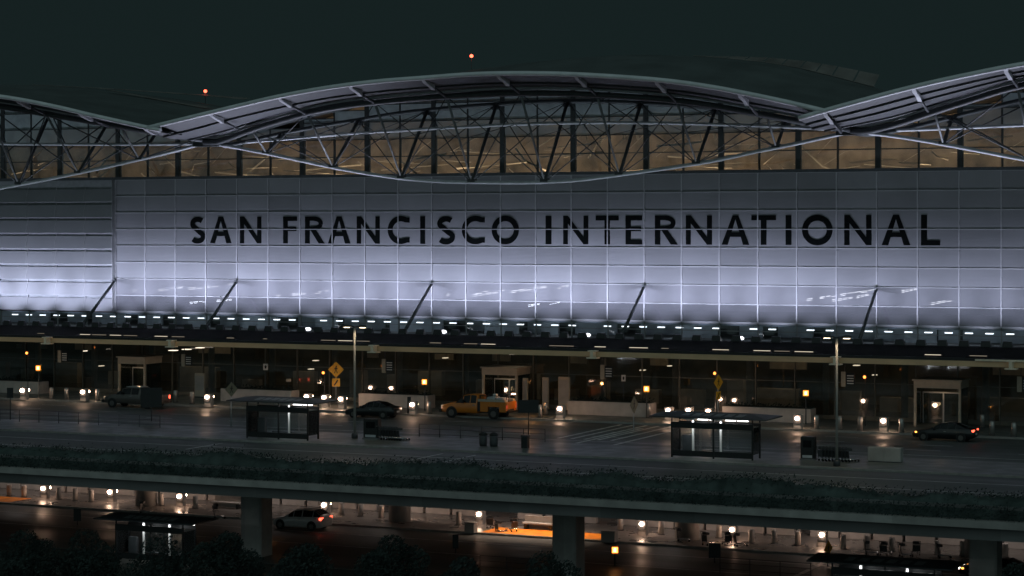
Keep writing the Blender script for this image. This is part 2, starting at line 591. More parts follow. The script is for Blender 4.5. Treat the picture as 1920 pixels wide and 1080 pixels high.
mat('leaf_tip', (0.05, 0.066, 0.064), 0.95, var=0.4, scale=0.8, spec=0.03)
mb.build('foliage', 'leaf_tip', hd, fix=False)
mb = MB()
for x in range(-78, 62, 2):
    mb.tube([(x, 0, -0.05), (x + 0.2, 0.1, 0.5)], [0.05, 0.02], 5)
mb.build('stem', 'bark', hd)
xs_ = [-78 + i * 0.25 for i in range(561)]
ct = [max(0.25, htop(x) + 0.02 + random.uniform(-0.12, 0.1)) for x in xs_]
mb = MB()
mb.grid([[(x, -1.32, -0.42) for x in xs_], [(x, -1.3, 0.15) for x in xs_], [(x, -0.95, t * 0.8) for x, t in zip(xs_, ct)], [(x, -0.3 + random.uniform(-0.3, 0.3), t) for x, t in zip(xs_, ct)], [(x, 0.6, t * 0.7) for x, t in zip(xs_, ct)], [(x, 1.0, -0.04) for x in xs_]], False)
mb.build('inner_growth', 'leaf_hedge', hd)

# ------------------------------------------------------------------ TERMINAL BUILDING
T = thing('terminal_building', 'airport terminal with lit glass facade, black lettering and arched truss roof', 'building', (0, 0, 0))
def part(mb, name, m, parent=None):
    return mb.build(name, m, parent or T)

us = [UC + PW * k for k in range(0, int((UR - UC) / PW) + 1)]
UE = us[-1]
# flush panels: every panel a chamfer-free sheet, tiny tilt per panel
fw = MB()
vf = MB()
vf0 = MB()
for r in range(8):
    z0 = ZB + r * PH
    for k in range(len(us) - 1):
        t = random.gauss(0, 0.003)
        dz = random.gauss(0, 0.004)
        q = [(us[k] + 0.04, t, z0 + 0.03), (us[k + 1] - 0.04, -t, z0 + 0.03), (us[k + 1] - 0.04, -t + dz, z0 + PH - 0.03), (us[k] + 0.04, t + dz, z0 + PH - 0.03)]
        (vf0 if r == 0 else vf if r == 1 else fw).add(q, [(0, 1, 2, 3)])
wall = part(fw, 'facade_wall', 'frit_panel')
vis = part(vf, 'vision_glazing', 'vision_frit')
part(vf0, 'vision_glazing', 'vision_clear')
bk = MB()
bk.box(UC, UE, 0.12, 0.2, ZB + 2 * PH, ZT)
part(bk, 'backing_wall', 'steel_dark')
mu = MB()
for k, u in enumerate(us):
    w = 0.05
    mu.box(u - w, u + w, -0.09, 0.06, ZB, ZT)
for r in range(9):
    z = ZB + r * PH
    w = 0.035 if r else 0.1
    for k in range(len(us) - 1):
        mu.box(us[k] + 0.052, us[k + 1] - 0.052, -0.075, 0.058, z - w, z + w)
part(mu, 'mullion', 'mullion', wall)
# shingled section at the left
sg = MB()
sm = MB()
for r in range(8):
    z0 = ZB + 0.05 + r * 1.52
    u = UC - 0.06
    k = 0
    while u > UL:
        u1 = u - PW
        sg.add([(u1 + 0.03, -0.5, z0), (u - 0.03, -0.5, z0), (u - 0.03, -0.1, z0 + 1.22), (u1 + 0.03, -0.1, z0 + 1.22)], [(0, 1, 2, 3)])
        sg.add([(u1 + 0.03, -0.5, z0), (u - 0.03, -0.5, z0), (u - 0.03, -0.46, z0 - 0.04), (u1 + 0.03, -0.46, z0 - 0.04)], [(0, 1, 2, 3)])
        u = u1
sw = part(sg, 'shingled_wall', 'shingle')
for k in range(0, 10):
    u = UC - 0.06 - k * PW
    for r in range(8):
        z0 = ZB + 0.05 + r * 1.52
        a, b = u - 0.03, u + 0.03
        sm = MB() if r == 0 else sm
        sm.add([(a, -0.52, z0), (b, -0.52, z0), (b, -0.06, z0 + 1.5), (a, -0.06, z0 + 1.5), (a, -0.44, z0), (b, -0.44, z0), (b, 0.02, z0 + 1.5), (a, 0.02, z0 + 1.5)],
               [(0, 1, 2, 3), (0, 4, 5, 1), (1, 5, 6, 2), (2, 6, 7, 3), (3, 7, 4, 0)])
    part(sm, 'mullion', 'mullion', sw)
part(MB().box(UL, UC - 0.1, 0.0, 0.2, ZB, ZT), 'backing_wall', 'steel_grey')
part(MB().box(UC - 0.09, UC - 0.055, -0.55, 0.1, ZB - 0.05, ZT), 'end_trim', 'mullion', sw)
part(MB().box(UL, UE, -0.12, 0.3, ZT + 0.002, ZT + 0.28), 'sill_band', 'steel_dark')

# ---- interior behind the vision glazing
part(MB().box(UL, UE, 26, 26.3, ZB, ZT), 'inner_wall', 'hall_floor')
part(MB().box(UL, UE, 0.3, 26, ZB - 0.12, ZB - 0.002), 'inner_floor', 'hall_floor')
part(MB().box(UL, UE, 0.3, 26, ZT - 0.3, ZT - 0.002), 'inner_ceiling', 'hall_floor')
def bar2(px0, py0, Y0, px1, py1, Y1, w, name, m, label, cat, group):
    a, b = W(px0, py0, Y=Y0), W(px1, py1, Y=Y1)
    mb = MB()
    n = max(1, round((b - a).length / 0.7))
    for q in range(2 if (b - a).length > 2 else 1):
        for i in range(n):
            if random.random() < 0.28 and n > 1:
                continue
            t0, t1 = (i + random.uniform(0, 0.2)) / n, (i + random.uniform(0.7, 1.0)) / n
            dz = Vector((0, 0, -0.14 * q * (1 - 0.5 * t0)))
            mb.tube([a.lerp(b, t0) + dz, a.lerp(b, t1) + dz], w * random.uniform(0.6, 1.1), 4)
    if not mb.v:
        mb.tube([a, b], w, 4)
    o = mb.build(name, m)
    return tag(o, label, cat, group)
segs = [(296, 543, 343, 538), (353, 540, 440, 532), (355, 567, 388, 564), (405, 563, 436, 561), (518, 554, 528, 553), (548, 551, 574, 549), (590, 548, 615, 545),
        (877, 550, 948, 542), (958, 546, 1040, 534), (885, 553, 935, 547), (1045, 538, 1075, 534), (990, 572, 1012, 569), (1030, 568, 1050, 565),
        (1512, 561, 1570, 553), (1575, 552, 1640, 543), (1560, 562, 1600, 557), (1605, 556, 1638, 549), (1690, 545, 1720, 541), (1745, 568, 1785, 562), (250, 544, 256, 543), (838, 552, 842, 551)]
for i, (a, b, c, d) in enumerate(segs):
    w_ = 'left' if a < 700 else ('middle' if a < 1300 else 'right')
    bar2(a, b, 4.0, c, d, 6.5, 0.02 if i % 3 else 0.016, 'strip_light', 'lamp_inner',
         'slanting strip light glowing behind the facade glass, bay %s %s letters' % (['below', 'under', 'beneath'][i % 3], {'left': 'the first word\'s', 'middle': 'the second word\'s', 'right': 'the third word\'s'}[w_]),
         'strip light', 'slanting lights behind the lower facade glass')

# ---- ribbon window under the lit facade
RZ0, RZ1 = 6.35, ZB - 0.13
rb = MB()
rf = MB()
k = int((UL - U0) / PW)
ub = [U0 + PW * i for i in range(k, int((UE - U0) / PW) + 1)]
for i in range(len(ub) - 1):
    rb.add([(ub[i] + 0.05, 0.1, RZ0), (ub[i + 1] - 0.05, 0.1, RZ0), (ub[i + 1] - 0.05, 0.1, RZ1), (ub[i] + 0.05, 0.1, RZ1)], [(0, 1, 2, 3)])
for u in ub:
    rf.box(u - 0.05, u + 0.05, 0.02, 0.16, RZ0, RZ1)
for i in range(len(ub) - 1):
    rf.box(ub[i] + 0.052, ub[i + 1] - 0.052, 0.05, 0.14, 7.28, 7.34)
rw = part(rb, 'ribbon_window', 'clear_pane')
part(rf, 'window_frame', 'mullion', rw)
bw = MB()
x = UL
while x < UE:
    w = random.uniform(1.5, 5)
    y = random.choice((7.0, 7.6, 9, 11))
    bw.box(x, x + w, y, y + 0.2, 6.3, 7.75)
    x += w + random.choice((0.0, 0.0, 0.8, 1.6))
part(bw, 'office_partition', 'cool_wall')
part(MB().box(UL, UE, 14, 14.2, 6.3, 7.75), 'office_wall', 'steel_dark')
part(MB().box(UL, UE, 0.3, 14, 7.752, 7.86), 'office_ceiling', 'cool_wall')
part(MB().box(UL, UE, 0.3, 14, 6.1, 6.3), 'office_floor', 'concrete_dark')

STR = [U0 + PW * k for k in (-14, -10, -6, 0, 6, 12, 16)]
STRN = ['strut at the far left edge', 'second leaning strut from left', 'third leaning strut from left', 'middle leaning strut', 'fifth leaning strut from left', 'sixth leaning strut from left', 'strut beyond the right edge']
def near_strut(u):
    i = max([j for j in range(len(STR)) if STR[j] <= u] or [0])
    return i
cnt = {}
cl0 = None
i = 0
u = -58.2
while u < 47:
    if random.random() > 0.06:
        loc = (u, 5.0, 7.3)
        st = near_strut(u)
        cnt[st] = cnt.get(st, 0) + 1
        lb = 'white ceiling light behind ribbon glass, %s right of the %s' % (ORD[cnt[st] - 1], STRN[st])
        if cl0 is None:
            cl0 = thing('ceiling_light', lb, 'ceiling light', loc, 'row of ceiling lights behind the ribbon window')
            MB().box(-0.34, 0.34, -0.1, 0.1, 0.03, 0.12).build('housing', 'mullion', cl0)
            MB().box(-0.32, 0.32, -0.085, 0.085, -0.055, 0.029).build('diffuser', 'lamp_ceiling', cl0)
            MB().tube([(0, 0, 0.12), (0, 0, 0.45)], 0.02, 6).build('hanger', 'steel_dark', cl0)
        else:
            dup(cl0, loc, lb)
    u += 1.72
cl1 = None
for px, py, ww in ((140, 627, 'left of the second leaning strut'), (577, 617, 'between the third and the middle leaning strut'), (831, 622, 'just right of the middle leaning strut'), (1101, 628, 'left of the fifth leaning strut'), (1388, 634, 'between the fifth and sixth leaning strut')):
    p = W(px, py, Y=-2.6)
    lb = 'bright white oval lamp on the canopy roof, ' + ww
    if cl1 is None:
        cl1 = thing('canopy_lamp', lb, 'lamp', p, 'bright lamps on the canopy roof')
        MB().ball((0, 0, 0), 0.17, 12, 8, (1.9, 1, 0.85)).build('bulb', 'lamp_spotlit', cl1)
        MB().box(-0.3, 0.3, 0.15, 0.22, -0.35, 0.1).build('housing', 'steel_dark', cl1)
        MB().tube([(0, 0.18, -0.6), (0, 0.18, -0.3)], 0.05, 6).build('bracket', 'steel_dark', cl1)
    else:
        dup(cl1, p, lb)

# ---- clerestory
edge_c = pix_curve([(285, 240), (430, 205), (520, 184), (620, 166), (710, 155), (800, 148), (880, 142), (950, 140), (1050, 141), (1150, 146), (1250, 154), (1330, 165), (1400, 178), (1480, 195), (1565, 215)], -16)
edge_l = pix_curve([(-400, 150), (-200, 162), (0, 183), (90, 199), (180, 220), (275, 241), (300, 246)], -16)
edge_r = pix_curve([(1500, 224), (1540, 212), (1620, 190), (1720, 164), (1820, 142), (1920, 123), (2100, 100), (2400, 90)], -16)
fch_c = pix_curve([(330, 272), (385, 259), (450, 240), (540, 219), (640, 200), (760, 187), (870, 179), (973, 175), (1100, 177), (1280, 190), (1400, 210), (1500, 228), (1590, 243)], -11.5)
fch_l = pix_curve([(-400, 175), (-200, 178), (0, 200), (150, 226), (270, 249), (350, 262)], -11.5)
fch_r = pix_curve([(1570, 249), (1657, 231), (1780, 196), (1920, 160), (2100, 135), (2400, 120)], -11.5)
bot_c = pix_curve([(380, 267), (450, 278), (540, 296), (640, 317), (740, 333), (820, 340), (900, 342), (1000, 342), (1080, 338), (1160, 328), (1240, 317), (1330, 303), (1420, 284), (1500, 268), (1600, 246)], -6.5)
bot_l = pix_curve([(-400, 420), (-200, 390), (0, 353), (120, 330), (200, 313), (300, 290), (390, 267)], -6.5)
bot_r = pix_curve([(1590, 246), (1650, 252), (1720, 262), (1820, 280), (1920, 299), (2100, 330), (2400, 380)], -6.5)
tie_c = pix_curve([(400, 271), (520, 262), (640, 252), (750, 245), (873, 238), (1007, 232), (1150, 230), (1290, 232), (1450, 237), (1580, 244)], -5.0)
tie_l = pix_curve([(-400, 268), (-100, 269), (200, 271), (370, 270)], -5.0)
tie_r = pix_curve([(1640, 246), (1780, 241), (1920, 235), (2400, 225)], -5.0)
UN1 = W(390, 267, Y=-6.5).x      # hinges between roof sections
UN2 = W(1600, 246, Y=-6.5).x
def sec(u):
    return 'l' if u < UN1 else ('r' if u > UN2 else 'c')
EDGE = {'l': edge_l, 'c': edge_c, 'r': edge_r}
FCH = {'l': fch_l, 'c': fch_c, 'r': fch_r}
BOT = {'l': bot_l, 'c': bot_c, 'r': bot_r}
TIE = {'l': tie_l, 'c': tie_c, 'r': tie_r}
def roofz(s, u, Y):
    """height of the roof skin underside for section s"""
    e, c = EDGE[s](u), FCH[s](u) + 0.55
    if Y <= -11.5:
        t = (Y + 16) / 4.5
        return e + (c - e) * t
    m = c + 0.5
    if Y <= -1.5:
        return c + 0.5 * (Y + 11.5) / 10
    if Y < 16:
        t = (Y + 1.5) / 17.5
        if s == 'c':
            return m + (1.9 + (edge_c(u) - 24) * 0.42) * math.sin(t * PI / 2)
        return m + 1.1 * math.sin(t * PI / 2)
    return roofz(s, u, 15.99) - (Y - 16) * 0.15
cg = MB()
cg2 = MB()
cg3 = MB()
cf = MB()
YG = 0.35
ug = [U0 + PW * i for i in range(k, int((UE - U0) / PW) + 1)]
def cltop(u):
    return max(ZT + 1.2, roofz(sec(u), u, YG) - 0.1)
for i in range(len(ug) - 1):
    a, b = ug[i] + 0.05, ug[i + 1] - 0.05
    top = min(cltop(a), cltop(b))
    z = ZT + 0.28
    while z < top - 0.05:
        z1 = min(z + PH, top)
        t = random.gauss(0, 0.008)
        (cg if z < ZT + 2.0 else cg3 if z < ZT + 3.6 else cg2).add([(a, YG + t, z + 0.03), (b, YG - t, z + 0.03), (b, YG - t, z1 - 0.03), (a, YG + t, z1 - 0.03)], [(0, 1, 2, 3)])
        cf.box(a, b, YG - 0.06, YG + 0.06, z1 - 0.045, z1 + 0.045)
        z = z1
for i, u in enumerate(ug):
    w = 0.22 if i % 2 == (len(ug) % 2) else 0.07
    cf.box(u - w, u + w, YG - 0.05 - w * 0.2, YG + 0.1 + w, ZT + 0.28, cltop(u))
cw_ = part(cg, 'clerestory_window', 'clerestory_pane')
UPANE = part(cg2, 'upper_pane', 'clerestory_frit', cw_)
CL3 = part(cg3, 'middle_pane', 'clerestory_mid', cw_)
part(cf, 'window_frame', 'mullion_dark', cw_)
# hall behind the clerestory: pale truss members in warm light
hbw = MB()
xs_ = [UL + (UE - UL) * i / 80 for i in range(81)]
hbw.grid([[(x, 13.0, ZT - 1) for x in xs_], [(x, 13.0, max(ZT, roofz(sec(x), x, 13.0) - 0.1)) for x in xs_]], False)
part(hbw, 'hall_back_wall', 'warm_wall')
for ua, sa, sb in ((UN1, 'l', 'c'), (UN2, 'r', 'c')):
    gy = [-1.5, 2, 6, 10, 14, 16, 24, 34]
    gw = MB()
    gw.grid([[(ua, y, min(roofz(sa, ua, y), roofz(sb, ua, y)) - 0.3) for y in gy], [(ua, y, max(roofz(sa, ua, y), roofz(sb, ua, y)) + 0.2) for y in gy]], False)
    part(gw, 'gable_wall', 'roof_top')
im = MB()
for j in range(110):
    u = random.uniform(-60, 55)
    z = random.choice((ZT + 0.4, ZT + 0.9, ZT + 1.8, ZT + 2.6))
    L = random.uniform(1.5, 8)
    sl = random.choice((0.18, 0.12, -0.14, 1.4, -1.3, 0.9))
    n_ = math.sqrt(1 + sl * sl)
    y = random.uniform(4, 10)
    im.tube([(u, y, z), (u + L / n_ * 0.5, y + random.uniform(-1, 1), z + sl * L / n_ * 0.33), (u + L / n_, y + random.uniform(-1, 2), z + sl * L / n_ * random.uniform(0.45, 0.65))], random.choice((0.025, 0.04, 0.05, 0.09)), 6)
for px in (1075, 1145, 1290):
    for q in range(3):
        p = W(px + q * 26, 262, Y=6)
        im.tube([p, p + Vector((-0.9, 0.5, 2.2))], 0.11, 6)
part(im, 'hall_truss_member', 'warm_member')
for i in range(12):
    u = -58 + i * 9.6
    e = 155 if -32 < u < 44 else 80
    lamp('AREA', 'hall_uplight', (u, 5.5, ZT + 0.12), e, (1.0, 0.78, 0.54), T, aim=(u, 13.0, ZT + 0.9), shape='RECTANGLE', size=6, size_y=0.5)

# ---- roof skins, fascias and brackets
RNG = {'l': (UL, UN1 + 1.2), 'c': (UN1 - 0.4, UN2 + 0.6), 'r': (UN2 - 1.6, UR)}
NODE0 = W(885, 337, Y=-6.5).x
ROOF = {}
for s in 'lcr':
    a, b = RNG[s]
    n = 44
    xs = [a + (b - a) * i / n for i in range(n + 1)]
    ys = [-16, -14, -12.9, -11.5, -9, -6, -1.5, 2, 6, 10, 14, 16, 24, 34]
    up = MB()
    up.grid([[(x, y, roofz(s, x, y) + 0.22) for y in ys] for x in xs])
    R = part(up, 'roof', 'roof_top')
    ROOF[s] = R
    un = MB()
    un.grid([[(x, y, roofz(s, x, y) + (0.0 if s != 'l' else 0.01)) for y in ys] for x in xs])
    part(un, 'soffit', 'roof_under', R)
    fa = MB()
    fa.tube([(x, -16.05, roofz(s, x, -16) + 0.1) for x in xs], 0.2, 8)
    part(fa, 'fascia', 'fascia_paint', R)
    pu = MB()
    for y in ((-13.2, -9.2, -4.4) if s == 'c' else (-14.3, -12.7, -9.2, -4.4)):
        pu.tube([(x, y, roofz(s, x, y) - 0.1) for x in xs], 0.09, 6)
    part(pu, 'purlin', 'steel_dark', R)
    n0 = math.ceil((a - NODE0) / (2 * PW))
    n1 = math.floor((b - NODE0) / (2 * PW))
    for j in range(n0, n1 + 1):
        u = NODE0 + j * 2 * PW
        ze, zc = roofz(s, u, -15.6), FCH[s](u)
        br = MB()
        pr = [(-15.95, ze + 0.02), (-15.6, ze - 0.22), (-14.6, ze - 0.5), (-14.0, roofz(s, u, -14) - 0.5), (-14.0, roofz(s, u, -14) - 0.04)]
        n_ = len(pr)
        br.add([(x, y, z) for x in (u - 0.16, u + 0.16) for y, z in pr], [tuple(range(n_)), tuple(reversed(range(n_, 2 * n_)))] + [(q, (q + 1) % n_, n_ + (q + 1) % n_, n_ + q) for q in range(n_)])
        part(MB().tube([(u, -13.99, roofz(s, u, -14) - 0.28), (u, -11.5, zc - 0.05)], 0.12, 6), 'outrigger', 'steel_dark', R)
        part(br, 'bracket', 'steel_paint', R)

# ---- trusses
for s in 'lcr':
    a, b = {'l': (UL, UN1), 'c': (UN1, UN2), 'r': (UN2, UR)}[s]
    n = 36
    xs = [a + (b - a) * i / n for i in range(n + 1)]
    bc = MB()
    bc.tube([(x, -6.5, BOT[s](x)) for x in xs], 0.16, 10)
    TR = part(bc, 'truss', 'steel_paint')
    zt_front = lambda x: max(FCH[s](x), BOT[s](x) + 0.05)
    def yk(x):
        """half spread of the two upper chords: they meet at the hinge"""
        d = min(abs(x - UN1), abs(x - UN2))
        return 5.0 * min(1.0, 0.12 + d / 16.0)
    part(MB().tube([(x, -6.5 - yk(x), zt_front(x)) for x in xs], 0.26, 10), 'upper_chord', 'steel_dark', TR)
    part(MB().tube([(x, -6.5 + yk(x), zt_front(x) - 0.15) for x in xs], 0.2, 8), 'upper_chord', 'steel_dark', TR)
    part(MB().tube([(x, -5.0, TIE[s](x)) for x in xs], 0.13, 8), 'tie_tube', 'steel_paint', TR)
    part(MB().tube([(x, -6.6 - yk(x), zt_front(x) + 0.42) for x in xs], 0.1, 8), 'edge_tube', 'steel_paint', TR)
    n0 = math.ceil((a + 0.6 - NODE0) / (2 * PW))
    n1 = math.floor((b - 0.6 - NODE0) / (2 * PW))
    nodes = [NODE0 + j * 2 * PW for j in range(n0, n1 + 1)]
    cb = MB()
    for u in nodes:
        zb, zf = BOT[s](u), zt_front(u)
        if zf - zb < 1.0:
            continue
        y = yk(u)
        part(MB().tube([(u, -6.5, zb), (u, -6.5 - y, zf)], [0.07, 0.12], 8), 'strut', 'steel_grey', TR)
        part(MB().tube([(u, -6.5, zb), (u, -6.5 + y, zf - 0.15)], 0.15, 8), 'strut', 'steel_dark', TR)
        part(MB().box(u - 0.34, u + 0.34, -6.75, -6.25, zb + 0.02, zb + 0.3), 'gusset', 'steel_dark', TR)
        part(MB().box(u - 0.42, u + 0.42, -6.5 + y - 0.1, -6.5 + y + 0.1, zf - 0.62, zf - 0.2), 'gusset', 'steel_dark', TR)
        if s == 'c':
            zm = TIE[s](u)
            for du in (-1, 1):
                v = u + du * PW
                if a + 1 < v < b - 1 and zm - zb > 1.2:
                    cb.tube([(u, -6.5 - y * 0.5, (zb + zf) / 2), (v, -5.0, TIE[s](v))], 0.03, 5)
                    cb.tube([(u, -6.5 + y, zf - 0.2), (v, -5.0, TIE[s](v))], 0.03, 5)
        for du in (-1, 1):
            v = u + du * 2 * PW
            if a < v < b:
                zv = zt_front(v)
                if zv - BOT[s](v) > 0.4:
                    cb.tube([(u, -6.5, zb), (v, -6.5 - yk(v), zv)], 0.05 if s == 'c' else 0.065, 5)
                    cb.tube([(u, -6.5, zb), (v, -6.5 + yk(v), zv - 0.15)], 0.05 if s == 'c' else 0.065, 5)
    part(cb, 'cable', 'steel_dark', TR)
for un in (UN1, UN2):
    z = bot_c(un)
    part(MB().box(un - 1.3, un + 1.3, -7.0, -6.0, z - 0.32, z + 0.42), 'hinge_block', 'steel_dark')
# pale strips raised on the roofs, standing in for their lit edges
rr = MB()
def ridge(pp, Y0, dz, dy):
    q = [W(a, b, Y=Y0) for a, b in pp]
    for p in q:
        p.z = max(p.z, roofz(sec(p.x), p.x, Y0) + 0.3)
    n = len(q) - 1
    m = MB()
    for i in range(n):
        for j in range(2):
            a, b = q[i].lerp(q[i + 1], j / 2 + 0.02), q[i].lerp(q[i + 1], j / 2 + 0.48)
            ka, kb = dz * (i + j / 2 + 0.2) / n, dz * (i + j / 2 + 0.7) / n
            m.add([a, b, (b.x + 0.2, b.y + dy, b.z + kb), (a.x + 0.2, a.y + dy, a.z + ka)], [(0, 1, 2, 3)])
    m.tube(q, 0.05, 6)
    part(m, 'lit_roof_edge', 'lit_roof_edge')
ridge([(60, 160), (180, 165), (300, 173), (390, 180), (460, 186)], 15, 0.15, 0.8)
ridge([(200, 168), (260, 180), (330, 194), (385, 206)], 9, 0.1, 0.6)
ridge([(1300, 118), (1360, 124), (1430, 135), (1500, 152), (1560, 168), (1640, 188)], 15, 1.1, 1.2)
for px, py, w in ((385, 171, 'left'), (884, 105, 'centre')):
    p = W(px, py, Y=16)
    t = thing('obstruction_light', {'left': 'red obstruction light above the dip between left and middle roof', 'centre': 'red obstruction light high above the middle arched roof'}[w], 'warning light', p, 'red lights on the roof')
    MB().ball((0, 0, 0), 0.17, 10, 8).build('bulb', 'lamp_red', t)
    MB().tube([(0, 0, -3.2), (0, 0, -0.15)], 0.03, 6).build('mast', 'steel_dark', t)

# ---- lettering
CAPB, CAPT = HC - 1.32, HC + 1.2
CH = CAPT - CAPB
TK = 0.5
def arc(cx, cz, rx, rz, a0, a1, n=28):
    return [(cx + rx * math.cos(math.radians(a0 + (a1 - a0) * i / n)), cz + rz * math.sin(math.radians(a0 + (a1 - a0) * i / n))) for i in range(n + 1)]
def ringpoly(cx, cz, rx, rz, t, a0, a1, n=28):
    return arc(cx, cz, rx, rz, a0, a1, n), arc(cx, cz, rx - t, rz - t, a0, a1, n)
def glyph(ch, w):
    """pieces (quads in x,z) of a capital of width w and height CH"""
    H, t = CH, TK
    q = []
    def bar(x0, x1, z0, z1):
        q.append([(x0, z0), (x1, z0), (x1, z1), (x0, z1)])
    def band(o, i):
        for k in range(len(o) - 1):
            q.append([o[k], o[k + 1], i[k + 1], i[k]])
    if ch == 'I':
        bar(0, w, 0, H)
    elif ch == 'L':
        bar(0, t, 0, H)
        bar(t, w, 0, t * 0.85)
    elif ch in 'EF':
        bar(0, t, 0, H)
        bar(t, w, H - t * 0.85, H)
        bar(t, w * 0.94, H * 0.46, H * 0.46 + t * 0.8)
        if ch == 'E':
            bar(t, w, 0, t * 0.85)
    elif ch == 'T':
        bar(0, w, H - t * 0.85, H)
        bar(w / 2 - t / 2, w / 2 + t / 2, 0, H - t * 0.85)
    elif ch == 'N':
        bar(0, t * 0.9, 0, H)
        bar(w - t * 0.9, w, 0, H)
        q.append([(t * 0.9, H), (t * 0.9, H - t * 1.35), (w - t * 0.9, 0), (w - t * 0.9, t * 1.35)])
    elif ch == 'A':
        m = w / 2
        q.append([(0, 0), (t * 1.12, 0), (m + t * 0.1, H * 0.93), (m - t * 0.5, H)])
        q.append([(w - t * 1.12, 0), (w, 0), (m + t * 0.5, H), (m - t * 0.1, H * 0.93)])
        q.append([(m - t * 0.5, H), (m - t * 0.1, H * 0.9), (m + t * 0.1, H * 0.9), (m + t * 0.5, H)])
        bar(w * 0.24, w * 0.76, H * 0.27, H * 0.27 + t * 0.8)
    elif ch == 'O':
        band(*ringpoly(w / 2, H / 2, w / 2, H / 2 + 0.03, t, 0, 360, 44))
    elif ch == 'C':
        band(*ringpoly(w * 0.6, H / 2, w * 0.6, H / 2 + 0.03, t, 62, 298, 36))
        # flat stroke ends
        o, i_ = ringpoly(w * 0.6, H / 2, w * 0.6, H / 2 + 0.03, t, 62, 298, 36)
        q.append([o[0], (w, H - 0.12), (w, H - 0.12 - t * 0.95), i_[0]])
        q.append([o[-1], i_[-1], (w, 0.12 + t * 0.95), (w, 0.12)])
    elif ch == 'R':
        bar(0, t, 0, H)
        zc = H * 0.74
        rz = H - zc
        bar(t, w * 0.48, H - t * 0.8, H)
        bar(t, w * 0.48, zc - rz, zc - rz + t * 0.8)
        band(*ringpoly(w * 0.48, zc, w * 0.44, rz, t * 0.85, -90, 90, 18))
        q.append([(w * 0.3, H * 0.48), (w * 0.3 + t * 1.1, H * 0.5), (w * 1.02, 0), (w * 1.02 - t * 1.25, 0)])
    elif ch == 'S':
        # spine drawn along two opposed bowls
        pts = arc(w * 0.52, H * 0.735, w * 0.40 , H * 0.265 - t / 2, 40, 215, 16) + arc(w * 0.5, H * 0.25, w * 0.42, H * 0.27 - t / 2, 60, -145, 18)
        o, i_ = [], []
        for k in range(len(pts)):
            a = pts[max(k - 1, 0)]
            b = pts[min(k + 1, len(pts) - 1)]
            d = math.hypot(b[0] - a[0], b[1] - a[1])
            nx, nz = -(b[1] - a[1]) / d, (b[0] - a[0]) / d
            o.append((pts[k][0] + nx * t / 2, pts[k][1] + nz * t / 2))
            i_.append((pts[k][0] - nx * t / 2, pts[k][1] - nz * t / 2))
        band(o, i_)
    return q
sign = thing('wall_lettering', 'large black capital letters in a row across the lit glass facade', 'lettering', (0, -0.02, CAPB))
LET = [('S', 358, 383), ('A', 394, 434), ('N', 450, 490), ('F', 531, 557), ('R', 572, 608), ('A', 615, 657), ('N', 669, 712), ('C', 727, 768), ('I', 788, 797), ('S', 821, 851), ('C', 866, 909), ('O', 922, 973),
       ('I', 1023, 1034), ('N', 1056, 1103), ('T', 1117, 1160), ('E', 1173, 1204), ('R', 1228, 1270), ('N', 1286, 1335), ('A', 1353, 1405), ('T', 1409, 1455), ('I', 1473, 1484), ('O', 1504, 1561), ('N', 1583, 1634), ('A', 1653, 1707), ('L', 1727, 1763)]
for ch, a, b in LET:
    x0, x1 = UX(a, -0.03), UX(b, -0.03)
    mb = MB()
    for j, poly in enumerate(glyph(ch, x1 - x0)):
        y = -0.035 - 0.0006 * (j % 5)
        vs = [(x0 + x, y, z) for x, z in poly]
        mb.add(vs + [(v[0], 0.002, v[2]) for v in vs], [(0, 1, 2, 3), (0, 4, 5, 1), (1, 5, 6, 2), (2, 6, 7, 3), (3, 7, 4, 0)])
    mb.build('letter', 'lettering', sign)

# ---- canopy over the upper pavement
CNY = T
cy0, cy1 = -9.0, 0.0
zc0, zc1 = 6.05, 6.55       # front, back heights of canopy skin
can = MB()
prof = [(-9, 6.05), (-6.3, 6.72), (-4.8, 6.74), (-0.62, 6.5), (-0.62, 6.26), (-9, 5.93)]
n_ = len(prof)
can.add([(x, y, z) for x in (UL, UE) for y, z in prof], [tuple(range(n_)), tuple(reversed(range(n_, 2 * n_)))] + [(i, (i + 1) % n_, n_ + (i + 1) % n_, n_ + i) for i in range(n_)])
mat('canopy_skin', (0.012, 0.012, 0.012), 0.9, var=0.3, scale=1, spec=0.1)
CN = part(can, 'canopy', 'canopy_skin')
part(MB().box(UL, UE, -9.35, -9.0, 5.4, 5.82), 'fascia_beam', 'tan_steel', CN)
part(MB().box(UL, UE, -9.2, -9.05, 5.823, 6.04), 'gutter', 'black', CN)
for px, dx in ((-28, 0), (90, 0), (323, 0), (702, 0), (1113, 0), (1568, 0), (1897, 0)):
    x = UX(px, -9.6)
    m = MB()
    m.box(x - 0.34, x + 0.34, -10.1, -9.36, 5.86, 5.95)
    m.box(x - 0.13, x + 0.13, -10.08, -9.36, 5.38, 5.858)
    m.box(x - 0.46, x + 0.46, -10.1, -9.36, 5.28, 5.378)
    part(m, 'beam', 'ivory_steel', CN)
for (px0, px1) in ((70, 82), (150, 168), (173, 198), (206, 226), (232, 256), (290, 313), (322, 345), (425, 438), (493, 500), (602, 628), (634, 660), (668, 692), (806, 826), (870, 894), (902, 928), (1030, 1075), (1115, 1135), (1180, 1214), (1240, 1253), (1336, 1366), (1413, 1444), (1452, 1480), (1490, 1524), (1734, 1764), (1818, 1850)):
    x0, x1 = UX(px0, -8.6), UX(px1, -8.6)
    part(MB().box(x0, x1, -8.62, -8.5, 6.17, 6.215), 'light_slot', random.choice(('lamp_strip', 'lamp_strip_faint')), CN)
part(MB().box(UC + 86, UC + 90, -9.5, -9.4, 5.85, 5.99), 'fascia_plate', 'ivory_steel', CN)
